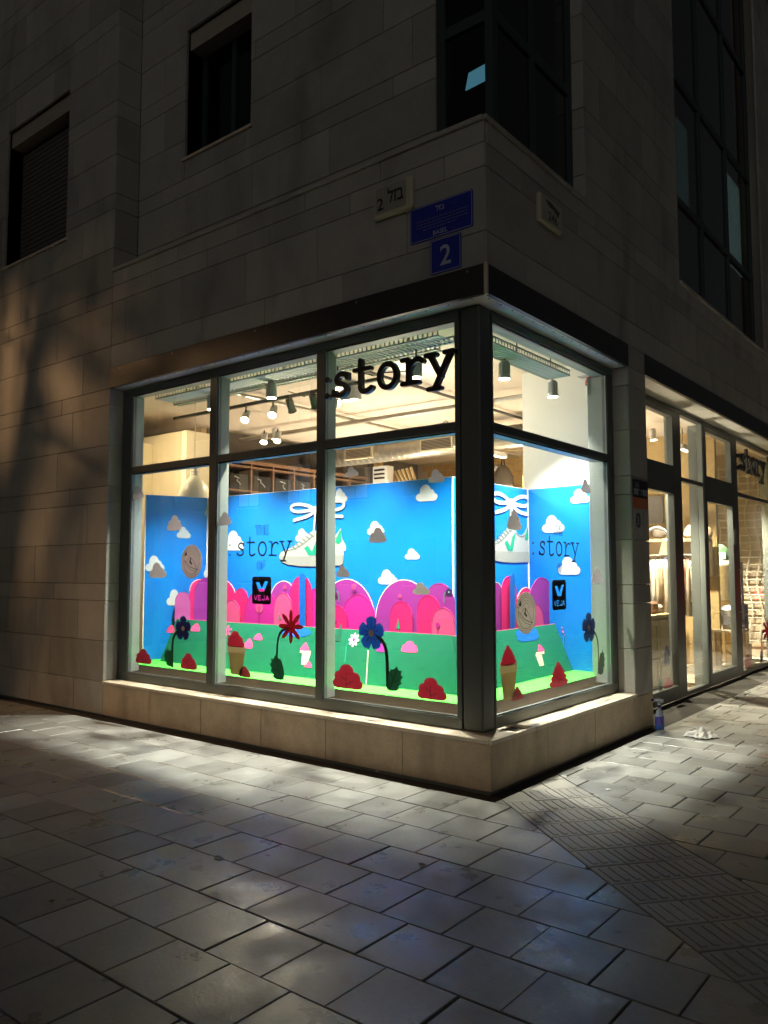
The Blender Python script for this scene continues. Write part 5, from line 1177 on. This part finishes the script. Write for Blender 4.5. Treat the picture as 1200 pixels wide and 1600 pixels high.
for i, (px, py, s_) in enumerate(((1140, 1090, .05), (1131, 1086, .06), (1150, 1091, .045), (1115, 1087, .035), (1124, 1084, .05), (660, 1352, .03), (82, 1410, .025), (1190, 1165, .02), (950, 1235, .02), (700, 1190, .02), (590, 1206, .018))):
    c = G(px, py, 0); P = [(c.x + s_ * math.cos(a) * (.6 + .4 * rnd.random()), c.y + s_ * .6 * math.sin(a), .004 + .006 * rnd.random()) for a in [k * math.pi / 4 for k in range(8)]]
    o = link('fallen_leaf', P + [(c.x, c.y, .012)], [(k, (k + 1) % 8, 8) for k in range(8)], lt if i < 7 else WHITE); tag(o, 'dry leaf scrap lying on the paving before the doors' if i < 5 else ('dark leaf scrap on the open paving' if i < 7 else 'pale paper scrap on the paving by the plinth'), 'litter', 'litter scraps')

# ------------------------------------------------------------ street lamp and street tree up the street (their light and shade fall on the wall)
lx, ly = -10.2, -4.2
t = thing('street_lamp', (lx, ly, -.03), 'tall grey street lamp with warm light up the street', 'street lamp')
MB().tube([(lx, ly, -.03), (lx, ly, 2.0), (lx, ly, 5.6)], .075, 12, True, .045).build('pole', trayd, t); MB().tube([(lx, ly, 5.55), (lx + .25, ly + .15, 5.75), (lx + .7, ly + .4, 5.8)], .03, 8).build('arm', trayd, t)
MB().box(lx + .55, ly + .25, 5.74, lx + .95, ly + .6, 5.84, .02).build('head', trayd, t); MB().box(lx + .62, ly + .31, 5.732, lx + .88, ly + .54, 5.739).build('lens', emy, t)
spot('lamp', t, (lx + .75, ly + .42, 5.70), (-6.0, 0, 1.9), 800, (1.0, .56, .26), 70, .9, .08)
r9 = random.Random(5)
tx, ty_ = -8.95, -2.8
t = thing('street_tree', (tx, ty_, -.03), 'leafy street tree standing between the lamp and the wall', 'tree')
bark = M('bark', (.10, .075, .05), .9, var=.3, vscale=20); lf = M('tree_foliage', (.05, .085, .03), .7, trans=.2)
mb = MB().tube([(tx, ty_, -.03), (tx + .05, ty_, 1.5), (tx - .03, ty_ + .05, 4.6)], .11, 10, True, .07)
tips = []
for k in range(9):
    a = k * 2.4; L_ = .55 + .35 * r9.random(); e = Vector((tx + L_ * math.cos(a), ty_ + L_ * .8 * math.sin(a), 5.5 + r9.random() * 1.6)); mb.tube([(tx, ty_, 3.4 + .1 * k), ((tx + e.x) / 2, (ty_ + e.y) / 2, (3.9 + e.z) / 2 + .1), e], .05, 6, True, .015); tips.append(e)
mb.tube([(tx, ty_, 4.7), (tx + .25, ty_ + .03, 5.02), (tx + .5, ty_ + .05, 4.98), (tx + .9, ty_ + .1, 4.78)], .034, 6, True, .012)
mb.build('trunk', bark, t); v = []; f = []
for e in tips + [Vector((tx, ty_, 6.4)), Vector((tx + .3, ty_, 7.0))]:
    for k in range(330):
        d = Vector((r9.gauss(0, .28), r9.gauss(0, .28), r9.gauss(0, .30))); c = e + d; c.z = max(c.z, 5.0 + .12 * r9.random()); a = Vector((r9.gauss(0, 1), r9.gauss(0, 1), r9.gauss(0, 1))).normalized() * .085; b_ = a.orthogonal().normalized() * .045
        n = len(v); v += [c - a, c + b_, c + a, c - b_]; f.append((n, n + 1, n + 2, n + 3))
link('crown', v, f, lf, t)

# ------------------------------------------------------------ parked car down the side street (its tail lights mirror in the doors)
cxm, cyr, cz = 3.7, 22.0, -.14
t = thing('parked_car', (cxm, cyr + 2.1, cz), 'grey hatchback with lit red tail lights parked down the side street', 'car')
carp = M('grey_car_paint', (.16, .17, .18), .3, metal=.3, coat=.6); cgl = M('dark_car_glass', (.01, .012, .013), .08); redl = EM('red_tail_light', (1.0, .02, .015), 22.0); tyre = M('tyre_rubber', (.015, .015, .015), .8)
def loft(secs, n_in=0):
    v = []; f = []; n = len(secs[0])
    for s_ in secs: v += s_
    for i in range(len(secs) - 1):
        for k in range(n): f.append((i * n + k, i * n + (k + 1) % n, (i + 1) * n + (k + 1) % n, (i + 1) * n + k))
    f += [tuple(range(n - 1, -1, -1)), tuple((len(secs) - 1) * n + k for k in range(n))]; return v, f
def sec(y, z0, z1, w0, w1): return [(cxm - w0 * .96, cyr + y, cz + z0), (cxm + w0 * .96, cyr + y, cz + z0), (cxm + w0, cyr + y, cz + z0 + .12), (cxm + w0, cyr + y, cz + z1 - .22), (cxm + w1, cyr + y, cz + z1), (cxm - w1, cyr + y, cz + z1), (cxm - w0, cyr + y, cz + z1 - .22), (cxm - w0, cyr + y, cz + z0 + .12)]
link('body', *loft([sec(0, .38, .88, .74, .70), sec(.10, .26, .98, .82, .76), (sec(.5, .22, 1.0, .86, .80)), sec(2.6, .22, .99, .86, .80), sec(3.5, .24, .92, .85, .76), sec(4.1, .30, .78, .80, .66), sec(4.22, .40, .66, .70, .58)]), carp, t, smooth=False)
def csec(y, z1, w0, w1): return [(cxm - w0, cyr + y, cz + .97), (cxm + w0, cyr + y, cz + .97), (cxm + w1, cyr + y, cz + z1), (cxm - w1, cyr + y, cz + z1)]
link('cabin_glass', *loft([csec(.12, 1.0, .78, .74), csec(.55, 1.44, .79, .60), csec(1.9, 1.47, .79, .60), csec(3.0, 1.0, .76, .70)]), cgl, t)
link('roof', *loft([[(cxm - .60, cyr + .52, cz + 1.43), (cxm + .60, cyr + .52, cz + 1.43), (cxm + .55, cyr + .52, cz + 1.49), (cxm - .55, cyr + .52, cz + 1.49)], [(cxm - .61, cyr + 1.95, cz + 1.46), (cxm + .61, cyr + 1.95, cz + 1.46), (cxm + .55, cyr + 1.95, cz + 1.52), (cxm - .55, cyr + 1.95, cz + 1.52)]]), carp, t)
for sx_ in (-1, 1):
    MB().box(cxm + sx_ * .80 - (.02 if sx_ > 0 else .0) - .10, cyr - .02, cz + .74, cxm + sx_ * .80 + (.0 if sx_ > 0 else .02) + .02, cyr + .12, cz + 1.12, .02).build('tail_light', redl, t)
    for yy in (.75, 3.3):
        wh = MB().lathe((cxm + sx_ * .76, cyr + yy, cz + .31), [(.31, -.10), (.32, -.05), (.32, .05), (.31, .10)], 24, Matrix.Rotation(R(90), 3, 'Y')).build('wheel', tyre, t)
        MB().lathe((cxm + sx_ * .865, cyr + yy, cz + .31), [(.20, -.01), (.19, .01)], 18, Matrix.Rotation(R(90), 3, 'Y')).build('rim', galv, wh)
MB().box(cxm - .78, cyr - .06, cz + .34, cxm + .78, cyr + .12, cz + .56, .04).build('bumper', carp, t)

# ------------------------------------------------------------ house across the street (mirrors faintly in the glass)
t = thing('opposite_building', (-13, -17, -.14), 'plain rendered house across the street with a few lit windows', 'building')
MB().box(-27, -22, -.14, 1, -17, 10.5).build('wall', M('grey_render', (.30, .28, .25), .85, var=.1, vscale=2), t); MB().box(-27.2, -22.2, 10.5, 1.2, -16.8, 10.8).build('roof', asph, t)
wlit = [EM('lit_window_warm', (1.0, .72, .40), .40), EM('lit_window_cool', (.75, .9, 1.0), .30)]; r5 = random.Random(11)
for fl in range(3):
    for k in range(9):
        x = -25.5 + k * 2.9; z = 1.0 + fl * 3.1; f_ = r5.random()
        wn = MB().box(x, -17.02, z, x + 1.3, -16.96, z + 1.6, .01).build('window', upf, t)
        for j in range(2): box('pane', x + .06 + j * .61, -16.958, z + .06, x + .63 + j * .61, -16.952, z + 1.54, wlit[0] if f_ < .28 else wlit[1] if f_ < .38 else cgl, wn)
        box('sill', x - .06, -17.0, z - .06, x + 1.36, -16.9, z - .002, stone_sill, wn)
